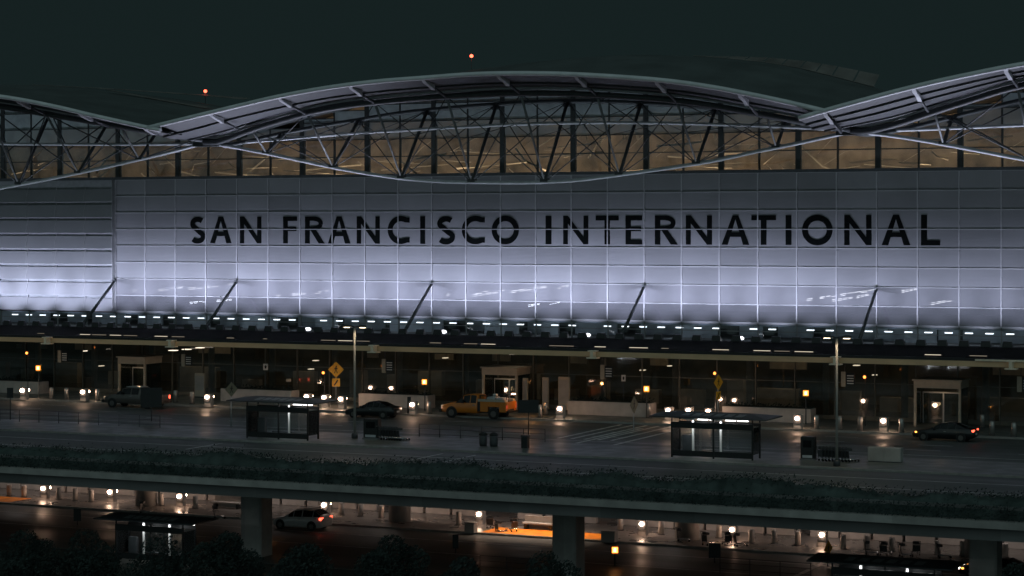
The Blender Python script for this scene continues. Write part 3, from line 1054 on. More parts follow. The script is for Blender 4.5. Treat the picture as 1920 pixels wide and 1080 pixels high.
# struts
for i, u in enumerate(STR):
    p0 = Vector((u, -0.1, HC - 3 * PH - 0.15))
    p1 = Vector((u, -5.7, 6.75))
    m = MB()
    m.tube([p0, p1], [0.12, 0.16], 8)
    m.box(u - 0.12, u + 0.12, -0.3, -0.092, p0.z - 0.15, p0.z + 0.15)
    m.box(u - 0.2, u + 0.2, -6.0, -5.4, 6.2, 6.8)
    part(m, 'canopy_strut', 'steel_dark')

# floodlights along the canopy that wash the facade
fl0 = None
cnt = {}
FB = 95
for j in range(-38, 34):
    u = U0 + PW * j * 0.5
    if u < UL + 2 or u > UE - 1:
        continue
    if -58 < u < 47:
        st = near_strut(u)
        cnt[st] = cnt.get(st, 0) + 1
        lb = 'black floodlight box on the canopy, %s right of the %s' % (ORD[cnt[st] - 1], STRN[st])
        loc = (u, -5.7, 6.3)
        if fl0 is None:
            fl0 = thing('floodlight', lb, 'floodlight', loc, 'floodlights along the canopy roof')
            m = MB()
            m.add([(-0.4, -0.2, 0.45), (0.4, -0.2, 0.45), (0.4, 0.26, 0.42), (-0.4, 0.26, 0.42), (-0.33, -0.12, 0.9), (0.33, -0.12, 0.9), (0.33, 0.1, 0.92), (-0.33, 0.1, 0.92)],
                  [(0, 1, 5, 4), (1, 2, 6, 5), (2, 3, 7, 6), (3, 0, 4, 7), (4, 5, 6, 7), (3, 2, 1, 0)])
            m.build('housing', 'black', fl0)
            MB().box(-0.05, 0.05, -0.05, 0.05, -0.1, 0.45).build('bracket', 'black', fl0)
        else:
            dup(fl0, loc, lb)
    e = FB * (1.0 if u < 18 else max(0.5, 1.0 - (u - 18) / 42)) * random.uniform(0.92, 1.08)
    if u < -45:
        e *= 1.0
    if j % 2:
        lamp('SPOT', 'flood_lamp', (u, -5.2, 7.3), e * 47, (0.69, 0.74, 1.0), None, aim=(u, 0.0, 11.2), spot_size=math.radians(70), spot_blend=1.0, shadow_soft_size=0.07)
    if j % 2 == 0:
        lamp('SPOT', 'truss_lamp', (u, -6.0, 7.5), 1700, (0.7, 0.84, 0.98), None, aim=(u, -2.6, 26.5), spot_size=math.radians(48), spot_blend=1.0, shadow_soft_size=0.3)
    if j % 3 == 0:
        lamp('SPOT', 'soffit_lamp', (u, -6.1, 7.4), 5200 if (UN1 - 2 < u < UN1 + 16 or u > UN2 - 2) else 260, (0.74, 0.78, 1.0), None, aim=(u, -11.5, 27.0), spot_size=math.radians(70), spot_blend=0.9, shadow_soft_size=0.1)

# ---- departure hall glass wall under the canopy
hw = MB()
hf = MB()
for i in range(len(ub) - 1):
    for z0, z1 in ((0.5, 3.2), (3.26, 6.1)):
        hw.add([(ub[i] + 0.05, -0.5, z0), (ub[i + 1] - 0.05, -0.5, z0), (ub[i + 1] - 0.05, -0.5, z1), (ub[i] + 0.05, -0.5, z1)], [(0, 1, 2, 3)])
    hf.box(ub[i] + 0.052, ub[i + 1] - 0.052, -0.54, -0.44, 3.2, 3.26)
    hf.box(ub[i] + 0.052, ub[i + 1] - 0.052, -0.56, -0.4, 0.15, 0.5)
for u in ub:
    hf.box(u - 0.05, u + 0.05, -0.62, -0.4, 0.15, 6.12)
HW = part(hw, 'hall_window', 'hall_pane')
mat('hall_frame', (0.16, 0.15, 0.12), 0.45, var=0.2, scale=1)
part(hf, 'window_frame', 'hall_frame', HW)
part(MB().box(UL, UE, -0.4, 16, 0.0, 0.14), 'hall_floor', 'hall_floor')
part(MB().box(UL, UE, -2.9, 16, 6.12, 6.24), 'hall_ceiling', 'steel_dark')
part(MB().box(UL, UE, 16, 16.3, 0.14, 6.1), 'hall_rear_wall', 'hall_wall')
hc_ = MB()
for i in range(-8, 9):
    u = U0 + i * 6.88 + 1.2
    hc_.lathe([(0.3, 0.14), (0.3, 6.1)], (u, 4.5, 0), 12)
part(hc_, 'hall_column', 'concrete')
hb = MB()
x = UL + 5
while x < UE - 5:
    w = random.uniform(1.0, 4.5)
    h = random.uniform(0.9, 2.6)
    hb.box(x, x + w, 9, 9.8, 0.14, h)
    if random.random() < 0.5:
        hb.box(x + 0.3, x + w - 0.2, 12, 12.4, 3.4, 3.4 + random.uniform(0.4, 1.4))
    x += w + random.uniform(0.5, 4)
part(hb, 'hall_counter', 'concrete_pale')
hz = [(325, 657, 18), (350, 655, 18), (375, 652, 16), (405, 648, 20), (835, 671, 9), (962, 664, 12), (985, 662, 8), (583, 692, 9), (592, 676, 10), (1205, 694, 10), (1165, 668, 12), (1256, 686, 8), (190, 686, 8), (160, 658, 3), (1606, 685, 12), (1640, 703, 8), (575, 652, 8), (1052, 657, 8)]
for i, (px, py, w) in enumerate(hz):
    Y = -2.4 if py < 670 else 6.0
    p = W(px, py, Y=Y)
    o = MB().box(p.x - w * 0.02, p.x + w * 0.02, p.y - 0.3, p.y + 0.3, p.z - 0.03, p.z + 0.03).build('downlight', 'lamp_hall')
    wh = 'under the canopy' if Y < 0 else 'inside the dark hall'
    where = ['left of the grey pickup truck', 'above the grey pickup truck', 'above the black sedan', 'above the orange truck', 'right of the orange truck', 'near the right lamp post'][[px < 200, px < 520, px < 780, px < 1020, px < 1400, True].index(True)]
    tag(o, 'small flat downlight %s, %s' % (wh, where), 'downlight', 'downlights of the departure hall')
for i in range(9):
    u = -50 + i * 12
    lamp('AREA', 'hall_glow', (u, 8, 5.9), 26, (1.0, 0.72, 0.4), T, aim=(u, 9, 0), size=2.0)
for i in range(13):
    u = -60 + i * 9
    lamp('AREA', 'office_glow', (u, 4.0, 7.7), 26, (0.72, 0.86, 1.0), T, aim=(u, 6.0, 6), shape='RECTANGLE', size=6, size_y=0.4)

# entrance portals
for px, w, lab in ((246, 58, 'beige entrance portal behind the grey pickup truck'), (936, 64, 'beige entrance portal behind the orange truck'), (1757, 72, 'beige entrance portal behind the dark sedan with red tail light')):
    c = W(px, 700, Y=-3.4)
    t = thing('entrance_portal', lab, 'entrance', (c.x, -3.4, 0.15), 'entrance portals under the canopy')
    hw_ = w / 2 / 20.4 * 1.08
    m = MB()
    m.box(-hw_, hw_, 0.0, 2.9, 3.05, 3.62)
    m.box(-hw_ - 0.12, hw_ + 0.12, -0.12, 2.9, 3.622, 3.75)
    m.build('canopy_header', 'portal_frame', t)
    for sgn in (-1, 1):
        x = sgn * (hw_ - 0.09)
        MB().box(x - 0.09, x + 0.09, 0.02, 0.25, 0, 3.048).build('jamb', 'portal_frame', t)
        MB().box(x - 0.04, x + 0.04, 0.3, 2.8, 0, 3.04).build('side_pane', 'hall_pane', t)
    d = MB()
    d.box(-hw_ + 0.2, -0.03, 2.2, 2.26, 0.05, 2.5)
    d.box(0.03, hw_ - 0.2, 2.2, 2.26, 0.05, 2.5)
    D = d.build('door', 'hall_pane', t)
    f = MB()
    for x in (-hw_ + 0.2, -0.06, 0.0, hw_ - 0.26):
        f.box(x, x + 0.06, 2.14, 2.19, 0.05, 2.5)
    f.box(-hw_ + 0.2, hw_ - 0.2, 2.14, 2.19, 2.5, 2.62)
    f.build('door_frame', 'steel_paint', t)
    lamp('POINT', 'portal_lamp', (0, 1.3, 2.9), 8, (1.0, 0.7, 0.4), t, shadow_soft_size=0.1)
# brightly edged display columns beside the middle portal
for px, w, h, lab in ((375, 22, 2.3, 'tall pale display panel right of the grey pickup truck'), (1023, 12, 2.9, 'narrow pale display panel just right of the middle portal'), (1058, 22, 3.0, 'tall pale display panel left of the white planter wall'), (985, 10, 2.8, 'slim tan column panel beside the middle portal')):
    c = W(px, 740, Y=-2.4)
    t = thing('display_panel', lab, 'display panel', (c.x, -2.4, 0.15))
    a = w / 2 / 20.5
    MB().cbox(-a, a, -0.1, 0.1, 0.12, h, 0.02).build('frame', 'portal_frame', t)
    MB().box(-a + 0.07, a - 0.07, -0.115, -0.101, 0.7, h - 0.25).build('face', 'concrete_pale', t)
    MB().box(-a, a, -0.25, 0.25, 0, 0.118).build('base', 'steel_dark', t)

# ------------------------------------------------------------------ planter walls (upper level)
def planter(px0, px1, Y, zg, lab, h=1.15, grp='low planter walls'):
    x0, x1 = UX(px0, Y), UX(px1, Y)
    t = thing('planter', lab, 'planter', ((x0 + x1) / 2, Y, zg), grp)
    L = (x1 - x0) / 2
    MB().cbox(-L, L, 0, 1.5, 0, h, 0.04).build('wall', 'concrete_pale', t)
    MB().box(-L + 0.15, L - 0.15, 0.15, 1.35, h + 0.001, h + 0.05).build('soil', 'earth', t)
    m = MB()
    n = int(L * 2 * 40)
    leaves(m, lambda: (random.uniform(-L + 0.15, L - 0.15), random.uniform(0.2, 1.3), h + abs(random.gauss(0, 0.16)) + 0.02), n, 0.1)
    m.build('foliage', 'leaf_dark', t, fix=False)
    return t
planter(-60, 74, -5.0, 0.15, 'low pale planter wall at the far left of upper pavement')
planter(413, 546, -5.0, 0.15, 'low pale planter wall behind the left bus shelter')
planter(672, 802, -5.0, 0.15, 'low pale planter wall behind the black sedan')
planter(1064, 1219, -5.0, 0.15, 'low pale planter wall right of the orange truck')
planter(1354, 1520, -5.0, 0.15, 'low pale planter wall behind the right bus shelter')

# ------------------------------------------------------------------ bollards
bol0 = {}
def bollard(px, py_base, z, lab, kind, grp):
    p = W(px, py_base, z=z)
    k = kind
    if k in bol0:
        return dup(bol0[k], p, lab, group=grp)
    t = thing('bollard', lab, 'bollard', p, grp)
    if k == 'plain':
        MB().lathe([(0.2, 0), (0.2, 1.02), (0.16, 1.08)], (0, 0, 0), 16).build('post', 'bollard_steel', t)
        MB().lathe([(0.27, 0.0), (0.27, 0.04)], (0, 0, 0), 16).build('base_ring', 'steel_dark', t)
    elif k == 'round':
        MB().lathe([(0.22, 0), (0.22, 0.95), (0.18, 1.0)], (0, 0, 0), 16).build('post', 'concrete_pale', t)
        MB().lathe([(0.28, 0.0), (0.28, 0.035)], (0, 0, 0), 16).build('base_ring', 'steel_dark', t)
    else:
        m = MB()
        m.cbox(-0.34, 0.34, -0.2, 0.34, 0, 1.12, 0.05)
        m.build('post', 'concrete', t)
        MB().box(-0.31, 0.31, -0.26, -0.201, 0.42, 1.08).build('lamp_bracket', 'steel_dark', t)  # bracket enlarged into a dark plate that keeps the post front dim
        MB().ball((0.05, -0.37, 0.86), 0.155, 12, 8, (1.12, 1, 1)).build('lamp', 'lamp_globe', t)
        MB().box(-0.16, 0.16, 0.341, 0.41, 0.6, 1.0).build('lamp_bracket', 'steel_dark', t)
        MB().ball((0.05, 0.51, 0.86), 0.155, 12, 8, (1.12, 1, 1)).build('lamp', 'lamp_globe', t)
    bol0[k] = t
    return t
G1 = 'lit bollards on the upper pavement'
for px, py, lab in ((45, 749, 'lit bollard before the planter wall at far left'), (158, 752, 'lit bollard left of the grey pickup truck'), (391, 762, 'lit bollard between grey pickup and left bus shelter'),
                    (577, 761, 'lit bollard above the left bus shelter roof, left of two'), (610, 763, 'lit bollard above the right end of left bus shelter roof'), (641, 766, 'lit bollard beside the left lamp post'),
                    (775, 777, 'lit bollard between black sedan and orange truck'), (1051, 785, 'lit bollard right behind the orange truck'), (1254, 788, 'lit bollard above left end of right bus shelter'),
                    (1292, 788, 'lit bollard above the middle of right bus shelter roof'), (1329, 790, 'lit bollard above right part of right bus shelter roof'), (1496, 804, 'lit bollard right of the right bus shelter'),
                    (1657, 809, 'lit bollard left of the dark sedan at far right')):
    bollard(px, py, 0.15, lab, 'lit', G1)
G2 = 'plain bollards on the upper pavement'
for px, py, lab in ((97, 748, 'plain bollard left of the grey pickup, first of three'), (125, 749, 'plain bollard left of the grey pickup, second of three'), (183, 751, 'plain bollard just left of the grey pickup bonnet'),
                    (329, 754, 'plain bollard just behind the grey pickup tail'), (360, 757, 'plain bollard below the tall pale display panel'), (805, 776, 'plain bollard at right end of planter behind black sedan'),
                    (1012, 783, 'front plain bollard right of the orange truck'), (1023, 778, 'rear plain bollard right of the orange truck'), (1217, 783, 'plain bollard at right end of the planter after orange truck'),
                    (1531, 804, 'plain bollard left of the right lamp post'), (1574, 806, 'plain bollard just behind the right lamp post'), (1613, 807, 'plain bollard right of the right lamp post'),
                    (1690, 811, 'plain bollard just left of the dark sedan bonnet'), (1842, 802, 'slim rear bollard behind the dark sedan tail'), (1860, 816, 'plain bollard right behind the dark sedan tail light'), (1901, 819, 'plain bollard at the far right of upper pavement')):
    bollard(px, py, 0.15, lab, 'plain', G2)
G3 = 'lit bollards on the lower pavement'
for px, py, lab in ((84, 934, 'lit lower bollard at the far left'), (209, 941, 'lit lower bollard left of the leftmost rear pier'), (339, 949, 'lit lower bollard left of the pale bench'), (610, 966, 'lit lower bollard behind the white car roof'),
                    (753, 975, 'lit lower bollard right of the second rear pier'), (900, 984, 'lit lower bollard above the orange painted kerb'), (1205, 1003, 'lit lower bollard left of the third rear pier'), (1374, 1014, 'lit lower bollard among luggage carts'),
                    (1542, 1024, 'lit lower bollard above the yellow crossing sign')):
    bollard(px, py, ZL + 0.15, lab, 'lit', G3)
G4 = 'round bollards on the lower pavement'
low = [(17, 930), (45, 932), (110, 936), (141, 938), (171, 941), (302, 948), (366, 953), (640, 966), (676, 968), (715, 971), (860, 984), (1055, 992), (1163, 994), (1240, 1002), (1348, 1008), (1409, 1018), (1452, 1019), (1496, 1022), (1581, 1029), (1625, 1030), (1672, 1034), (1758, 1040), (1805, 1042), (1885, 1046)]
for i, (px, py) in enumerate(low):
    anchor = [('leftmost lit lower bollard', 84), ('leftmost rear pier', 248), ('lit bollard left of the bench', 339), ('second rear pier', 727), ('orange painted kerb', 1000), ('third rear pier', 1271), ('yellow crossing sign', 1553), ('lower right shelter roof', 1700)]
    a = min(anchor, key=lambda q: abs(q[1] - px))
    side = 'left' if px < a[1] else 'right'
    same = [q for q, _ in low if min(anchor, key=lambda r: abs(r[1] - q)) == a and (q < a[1]) == (px < a[1])]
    same.sort(key=lambda q: abs(q - a[1]))
    lab = 'round pale lower bollard, %s to the %s of the %s' % (ORD[same.index(px)], side, a[0])
    bollard(px, py, ZL + 0.15, lab, 'round', G4)

# lower level walls behind
lwall = [(-200, 600, 'long low pale wall behind the lower bollards at left'), (625, 706, 'low pale wall between white car and second rear pier'), (750, 905, 'low pale wall right of the second rear pier'), (972, 1120, 'tall pale lower wall behind the orange painted kerb'), (1160, 1500, 'low pale wall behind the lower luggage carts'), (1520, 2000, 'low pale wall behind the lower right shelter')]
for a, b, lab in lwall:
    x0, x1 = UX(a, -20.5), UX(b, -20.5)
    h = 0.95
    t = thing('low_wall', lab, 'wall', ((x0 + x1) / 2, -20.5, ZL + 0.15), 'low walls under the elevated roadway')
    L = (x1 - x0) / 2
    m = MB()
    x = -L
    while x < L - 0.1:
        e = min(L, x + 2.4)
        m.cbox(x + 0.01, e - 0.22 if e < L else e, -0.2, 0.2, 0.02, h, 0.03)
        x = e
    m.build('panel', 'concrete_pale', t)
    MB().box(-L, L, 0.22, 0.4, 0, h - 0.1).build('backing', 'concrete_dark', t)
    MB().tube([(-L, 0.0, h + 0.18), (L, 0.0, h + 0.18)], 0.03, 6).build('handrail', 'steel_paint', t)
tag(MB().box(-160, 140, -8.2, -8.0, ZL - 0.01, -0.9).build('rear_wall', 'concrete_dark'), 'dark rear wall of the lower level under the roadway', 'wall')
for px, py, w, lab in ((425, 953, 62, 'pale stone bench between lit bollard and first front pier'), (1010, 993, 60, 'pale stone bench behind the orange painted kerb')):
    p = W(px, py, z=ZL + 0.15)
    a = w / 2 / 23
    t = thing('bench', lab, 'bench', p, 'stone benches on the lower pavement')
    MB().cbox(-a, a, -0.25, 0.3, 0.4, 0.52, 0.03).build('seat', 'concrete_pale', t)
    MB().cbox(-a, a, 0.31, 0.5, 0.05, 1.0, 0.03).build('backrest', 'concrete_pale', t)
    for s_ in (-1, 1):
        MB().box(s_ * a * 0.8 - 0.12, s_ * a * 0.8 + 0.12, -0.15, 0.25, 0, 0.398).build('leg', 'steel_dark', t)
for px, py, w, lab in ((883, 998, 20, 'grey square box left of the orange painted kerb'), (1143, 1015, 27, 'grey square box right of the orange painted kerb')):
    p = W(px, py, z=ZL + 0.15)
    a = w / 2 / 25
    t = thing('utility_box', lab, 'utility box', p, 'grey boxes on the lower pavement')
    MB().cbox(-a, a, -0.35, 0.35, 0, 0.72, 0.03).build('body', 'concrete', t)
    MB().cbox(-a - 0.03, a + 0.03, -0.38, 0.38, 0.722, 0.8, 0.02).build('lid', 'concrete', t)

# ------------------------------------------------------------------ vehicles
def loft(st, glass_side, glass_top):
    """car shell from stations (x, zlow, zbelt, ztop, wbelt, wtop); returns body, glass pieces"""
    rings = []
    for x, zl, zb, zt, wb, wt in st:
        zt = max(zt, zb + 0.05)
        h = [(-wb * 0.88, zl), (-wb * 0.985, zl + 0.12), (-wb, zl + (zb - zl) * 0.55), (-wb * 0.965, zb), (-wt, zt - 0.035), (-wt * 0.6, zt - 0.005)]
        r = h + [(0, zt + 0.015)] + [(-y, z) for y, z in reversed(h)]
        rings.append([Vector((x, y, z)) for y, z in r])
    n = len(rings[0])
    body = MB()
    vs = [v for r in rings for v in r]
    fs = []
    for i in range(len(rings) - 1):
        for j in range(n):
            fs.append((i * n + j, i * n + (j + 1) % n, (i + 1) * n + (j + 1) % n, (i + 1) * n + j))
    fs.append(tuple(range(n)))
    fs.append(tuple((len(rings) - 1) * n + j for j in reversed(range(n))))
    body.add(vs, fs, True)
    def pane_(cells, out):
        m = MB()
        for i, j in cells:
            q = [rings[i][j], rings[i][j + 1], rings[i + 1][j + 1], rings[i + 1][j]]
            c = sum(q, Vector()) / 4
            nrm = (q[2] - q[0]).cross(q[3] - q[1])
            if nrm.length < 1e-6:
                continue
            nrm.normalize()
            if nrm.dot(c - Vector((c.x, 0, 0.7))) < 0:
                nrm = -nrm
            m.add([c + (p - c) * out + nrm * 0.012 for p in q], [(0, 1, 2, 3)])
        return m
    sides = [pane_([(i, j) for i in glass_side], 0.9) for j in (3, n - 5)]
    tops = [pane_([(i, j) for j in (4, 5, 6, 7)], 0.97) for i in glass_top]
    return body, sides, tops

def wheel(parent, x, y, R, w=0.22):
    s = 1 if y > 0 else -1
    t = MB()
    t.lathe([(R * 0.6, -w / 2), (R * 0.94, -w / 2), (R, -w * 0.36), (R, w * 0.36), (R * 0.94, w / 2), (R * 0.6, w / 2)], (x, y, R), 20, 'y')
    o = t.build('wheel', 'rubber', parent)
    r = MB()
    r.lathe([(R * 0.6, 0), (R * 0.58, 0.012), (R * 0.2, 0.0), (R * 0.16, 0.02)], (x, y + s * w / 2 - (0 if s > 0 else 0.02), R), 12, 'y')
    r.build('rim', 'rim', o)

def car(lab, cat, name, p, paint, st, gs, gt, wheels, R, W2, extra=None, glow=True):
    t = thing(name, lab, cat, p)
    body, sides, tops = loft(st, gs, gt)
    body.build('body', paint, t)
    for m in sides:
        m.build('side_window', 'car_glass', t)
    for i, m in enumerate(tops):
        m.build(['windscreen', 'rear_window'][i], 'car_glass', t)
    for x in wheels:
        for s in (-1, 1):
            a = MB()
            a.lathe([(R * 1.16, -0.02), (R * 1.16, 0.02)], (x, s * (W2 - 0.012), R + 0.02), 20, 'y')
            a.build('wheel_arch', 'black', t)
            wheel(t, x, s * (W2 - 0.09), R)
    if extra:
        extra(t)
    return t
def bx(t, name, m, *a):
    return MB().cbox(*a, 0.02).build(name, m, t) if False else MB().box(*a).build(name, m, t)

SED = [(-2.38, .36, .52, .57, .66, .5), (-2.25, .24, .64, .70, .80, .66), (-1.6, .2, .76, .84, .89, .72), (-0.95, .2, .86, .94, .9, .74), (-0.2, .2, .92, 1.36, .9, .6), (0.4, .2, .93, 1.45, .9, .6), (1.0, .2, .95, 1.38, .9, .58), (1.72, .22, .98, 1.08, .88, .68), (2.22, .28, .94, 1.03, .84, .66), (2.38, .38, .8, .86, .76, .6)]
def sedan_bits(tail, front, head='chrome'):
    def f(t):
        for s in (-1, 1):
            bx(t, 'headlight', head, -2.3, -2.12, s * 0.62 - 0.14, s * 0.62 + 0.14, .56, .66)
            bx(t, 'tail_light', tail, 2.2, 2.37, s * 0.62 - 0.2, s * 0.62 + 0.16, .78, .93)
            bx(t, 'mirror', 'black', -0.75, -0.6, s * 0.98 - 0.09, s * 0.98 + 0.09, .93, 1.06)
            bx(t, 'door_handle', 'chrome', 0.1, 0.3, s * 0.905 - 0.02, s * 0.905 + 0.02, .76, .8)
            if front:
                bx(t, 'side_marker', front, -2.1, -1.96, s * 0.82 - 0.04, s * 0.82 + 0.04, .6, .7)
        bx(t, 'number_plate', 'sign_white', 2.372, 2.39, -0.26, 0.26, .52, .66)
    return f
p = W(700, 783, z=0)
car('black sedan parked at the upper kerb before the planter wall', 'car', 'parked_car', (p.x, p.y, 0), 'paint_black', SED, (3, 4, 5, 6), (3, 6), (-1.45, 1.4), .33, .9, sedan_bits('lamp_dim' if False else 'paint_black', None))
p = W(1772, 826, z=0)
car('dark sedan with glowing red tail light at the right of upper road', 'car', 'parked_car', (p.x, p.y, 0), 'paint_black', SED, (3, 4, 5, 6), (3, 6), (-1.45, 1.4), .33, .9, sedan_bits('lamp_tail', 'lamp_amber', 'lamp_head' if False else 'chrome'))
p = W(1862, 1084, z=ZL)
car('dark car with lit headlights at the lower right corner', 'car', 'parked_car', (p.x + 0.2, p.y, ZL), 'paint_black', SED, (3, 4, 5, 6), (3, 6), (-1.45, 1.4), .33, .9, sedan_bits('lamp_tail', 'lamp_amber', 'lamp_head'))
HAT = [(-2.2, .36, .55, .62, .66, .5), (-2.08, .24, .68, .76, .80, .66), (-1.45, .2, .82, .94, .9, .72), (-1.0, .2, .92, 1.02, .91, .74), (-0.25, .2, .98, 1.5, .91, .64), (0.5, .2, 1.0, 1.58, .91, .64), (1.45, .2, 1.04, 1.54, .9, .63), (2.05, .24, 1.06, 1.2, .88, .68), (2.2, .3, .9, .98, .84, .66), (2.26, .4, .7, .76, .8, .6)]
def hat_bits(t):
    for s in (-1, 1):
        bx(t, 'headlight', 'chrome', -2.15, -1.95, s * 0.64 - 0.14, s * 0.64 + 0.14, .62, .74)
        bx(t, 'tail_light', 'lamp_tail', 2.02, 2.2, s * 0.7 - 0.2, s * 0.7 + 0.17, .84, 1.02)
        bx(t, 'mirror', 'paint_white', -0.8, -0.65, s * 1.0 - 0.09, s * 1.0 + 0.09, 1.0, 1.14)
        bx(t, 'door_handle', 'chrome', 0.15, 0.36, s * 0.915 - 0.02, s * 0.915 + 0.02, .84, .88)
    bx(t, 'number_plate', 'sign_white', 2.25, 2.275, -0.26, 0.26, .55, .69)
p = W(566, 991, z=ZL)
car('white hatchback with red tail lights beside the first front pier', 'car', 'parked_car', (p.x, p.y, ZL), 'paint_white', HAT, (3, 4, 5, 6), (3, 6), (-1.4, 1.35), .34, .91, hat_bits)

CAB = [(-2.95, .5, .72, .8, .8, .62), (-2.85, .42, .9, 1.02, .93, .76), (-2.2, .4, 1.06, 1.2, .97, .8), (-1.6, .4, 1.16, 1.28, .98, .8), (-0.95, .4, 1.2, 1.84, .98, .7), (-0.3, .4, 1.2, 1.93, .98, .72), (0.25, .4, 1.2, 1.9, .98, .72), (0.36, .4, 1.2, 1.8, .96, .7)]
def truck_common(t, tail, marker):
    for s in (-1, 1):
        bx(t, 'headlight', 'lamp_dimhead', -2.93, -2.75, s * 0.7 - 0.15, s * 0.7 + 0.15, .8, .98)
        bx(t, 'tail_light', tail, 2.92, 2.975, s * 0.88 - 0.09, s * 0.88 + 0.07, .85, 1.15)
        bx(t, 'mirror', 'black', -0.95, -0.82, s * 1.1 - 0.1, s * 1.1 + 0.1, 1.22, 1.5)
        bx(t, 'door_handle', 'chrome', -0.05, 0.14, s * 0.985 - 0.02, s * 0.985 + 0.02, 1.05, 1.1)
    bx(t, 'front_bumper', 'black', -3.1, -2.86, -0.95, 0.95, .42, .68)
    bx(t, 'rear_bumper', 'black', 2.93, 3.12, -0.95, 0.95, .5, .66)
emit('lamp_dimhead', (1.0, 0.75, 0.5), 0.5)
def orange_bits(t):
    truck_common(t, 'lamp_dim_tail', None)
    for s in (-1, 1):
        y0, y1 = (s * 0.99, s * 0.62) if s < 0 else (0.62, 0.99)
        m = MB()
        m.cbox(0.55, 1.28, y0, y1, .58, 1.38, 0.02)
        m.cbox(1.28, 2.3, y0, y1, .98, 1.38, 0.02)
        m.cbox(2.3, 2.9, y0, y1, .58, 1.38, 0.02)
        m.build('tool_locker', 'paint_orange', t)
        bx(t, 'side_rail', 'sign_tan', 0.42, 2.8, y0 - 0.012, y1 + 0.012, 1.381, 1.56)
        bx(t, 'locker_gap', 'black', 0.38, 0.62, s * 0.99 - 0.012 if s > 0 else s * 0.99 - 0.012, s * 0.99 + 0.012, .6, 1.36)
    bx(t, 'bed_floor', 'steel_dark', 0.45, 2.9, -0.618, 0.618, .62, .8)
    m = MB()
    m.cbox(2.9, 2.96, -0.95, 0.95, .8, 1.4, 0.02)
    m.build('tailgate', 'paint_orange', t)
    for x in (0.5, 2.86):
        for s in (-1, 1):
            bx(t, 'rack_post', 'black', x, x + 0.07, s * 0.8 - 0.04, s * 0.8 + 0.04, 1.561, 1.82)
    for s in (-1, 1):
        bx(t, 'rack_rail', 'black', 0.5, 2.93, s * 0.8 - 0.04, s * 0.8 + 0.04, 1.821, 1.88)
    m = MB()
    m.cbox(1.0, 1.7, -0.5, 0.5, .8, 1.72, 0.03)
    m.cbox(1.8, 2.4, -0.4, 0.5, .8, 1.66, 0.03)
    m.build('equipment_box', 'steel_paint', t)
    bx(t, 'beacon', 'sign_white', 1.4, 1.66, -0.2, 0.2, 1.73, 1.95)
    bx(t, 'warning_light', 'lamp_flash', 2.7, 2.95, 0.5, 0.8, 1.9, 1.98)
    MB().box(0.37, 2.9, -0.45, 0.45, .45, .62).build('chassis', 'black', t)
emit('lamp_flash', (1.0, 0.55, 0.35), 12)
emit('lamp_dim_tail', (1.0, 0.12, 0.05), 0.4)
p = W(897, 783, z=0)
car('orange utility pickup truck with tool lockers parked at the upper kerb', 'truck', 'utility_truck', (p.x, p.y, 0), 'paint_orange', CAB, (3, 4, 5), (3,), (-1.95, 1.8), .42, .98, orange_bits)
bpy.data.objects['utility_truck'].scale = (1.05, 1.05, 1.06)
lamp('POINT', 'truck_work_lamp', (p.x + 4.2, p.y + 1.2, 1.9), 50, (1.0, 0.42, 0.12), None, shadow_soft_size=0.1)
def grey_bits(t):
    truck_common(t, 'lamp_tail', None)
    for s in (-1, 1):
        y0, y1 = (-0.98, -0.8) if s < 0 else (0.8, 0.98)
        MB().cbox(1.02, 2.92, y0, y1, .55, 1.24, 0.03).build('bed_side', 'paint_grey', t)
    MB().cbox(1.02, 2.92, -0.795, 0.795, 1.12, 1.2, 0.02).build('bed_cover', 'black', t)
    MB().cbox(2.86, 2.93, -0.78, 0.78, .6, 1.22, 0.02).build('tailgate', 'paint_grey', t)
    MB().box(1.02, 2.9, -0.78, 0.78, .45, .62).build('chassis', 'black', t)
    m = MB()
    m.cbox(-0.7, 0.85, -0.62, 0.62, 1.862, 1.9, 0.02)
    m.build('roof_panel', 'paint_silver', t)
CAB2 = [((x if x < -1 else (x + 0.95) * 1.5 - 0.95), a, b, c * 0.96 if c > 1.5 else c, d, e) for x, a, b, c, d, e in CAB]
p = W(256, 764, z=0)
car('grey pickup truck with pale roof parked at the upper kerb, left', 'truck', 'pickup_truck', (p.x, p.y, 0), 'paint_grey', CAB2, (3, 4, 5), (3,), (-1.95, 1.8), .4, .98, grey_bits)

# ------------------------------------------------------------------ signs
def tilt_poly(n=4, r=0.5):
    return [(r, 0), (0, r), (-r, 0), (0, -r)]
def walker(sc=1.0):
    m = MB()
    q = []
    m.lathe([(0.06 * sc, -0.004), (0.06 * sc, 0.004)], (0.02 * sc, 0, 0.27 * sc), 10, 'y')
    m.prism([(-0.06 * sc, 0.19 * sc), (-0.05 * sc, -0.04 * sc), (0.05 * sc, -0.04 * sc), (0.07 * sc, 0.19 * sc)], -0.004, 0.004)
    m.prism([(-0.05 * sc, -0.041 * sc), (-0.16 * sc, -0.3 * sc), (-0.1 * sc, -0.31 * sc), (0.0, -0.041 * sc)], -0.004, 0.004)
    m.prism([(0.0, -0.0412 * sc), (0.08 * sc, -0.3 * sc), (0.15 * sc, -0.3 * sc), (0.05 * sc, -0.0412 * sc)], -0.0038, 0.0038)
    m.prism([(-0.061 * sc, 0.18 * sc), (-0.17 * sc, 0.04 * sc), (-0.13 * sc, 0.02 * sc), (-0.058 * sc, 0.1 * sc)], -0.0036, 0.0036)
    m.prism([(0.071 * sc, 0.17 * sc), (0.17 * sc, 0.05 * sc), (0.14 * sc, 0.02 * sc), (0.066 * sc, 0.09 * sc)], -0.0036, 0.0036)
    return m
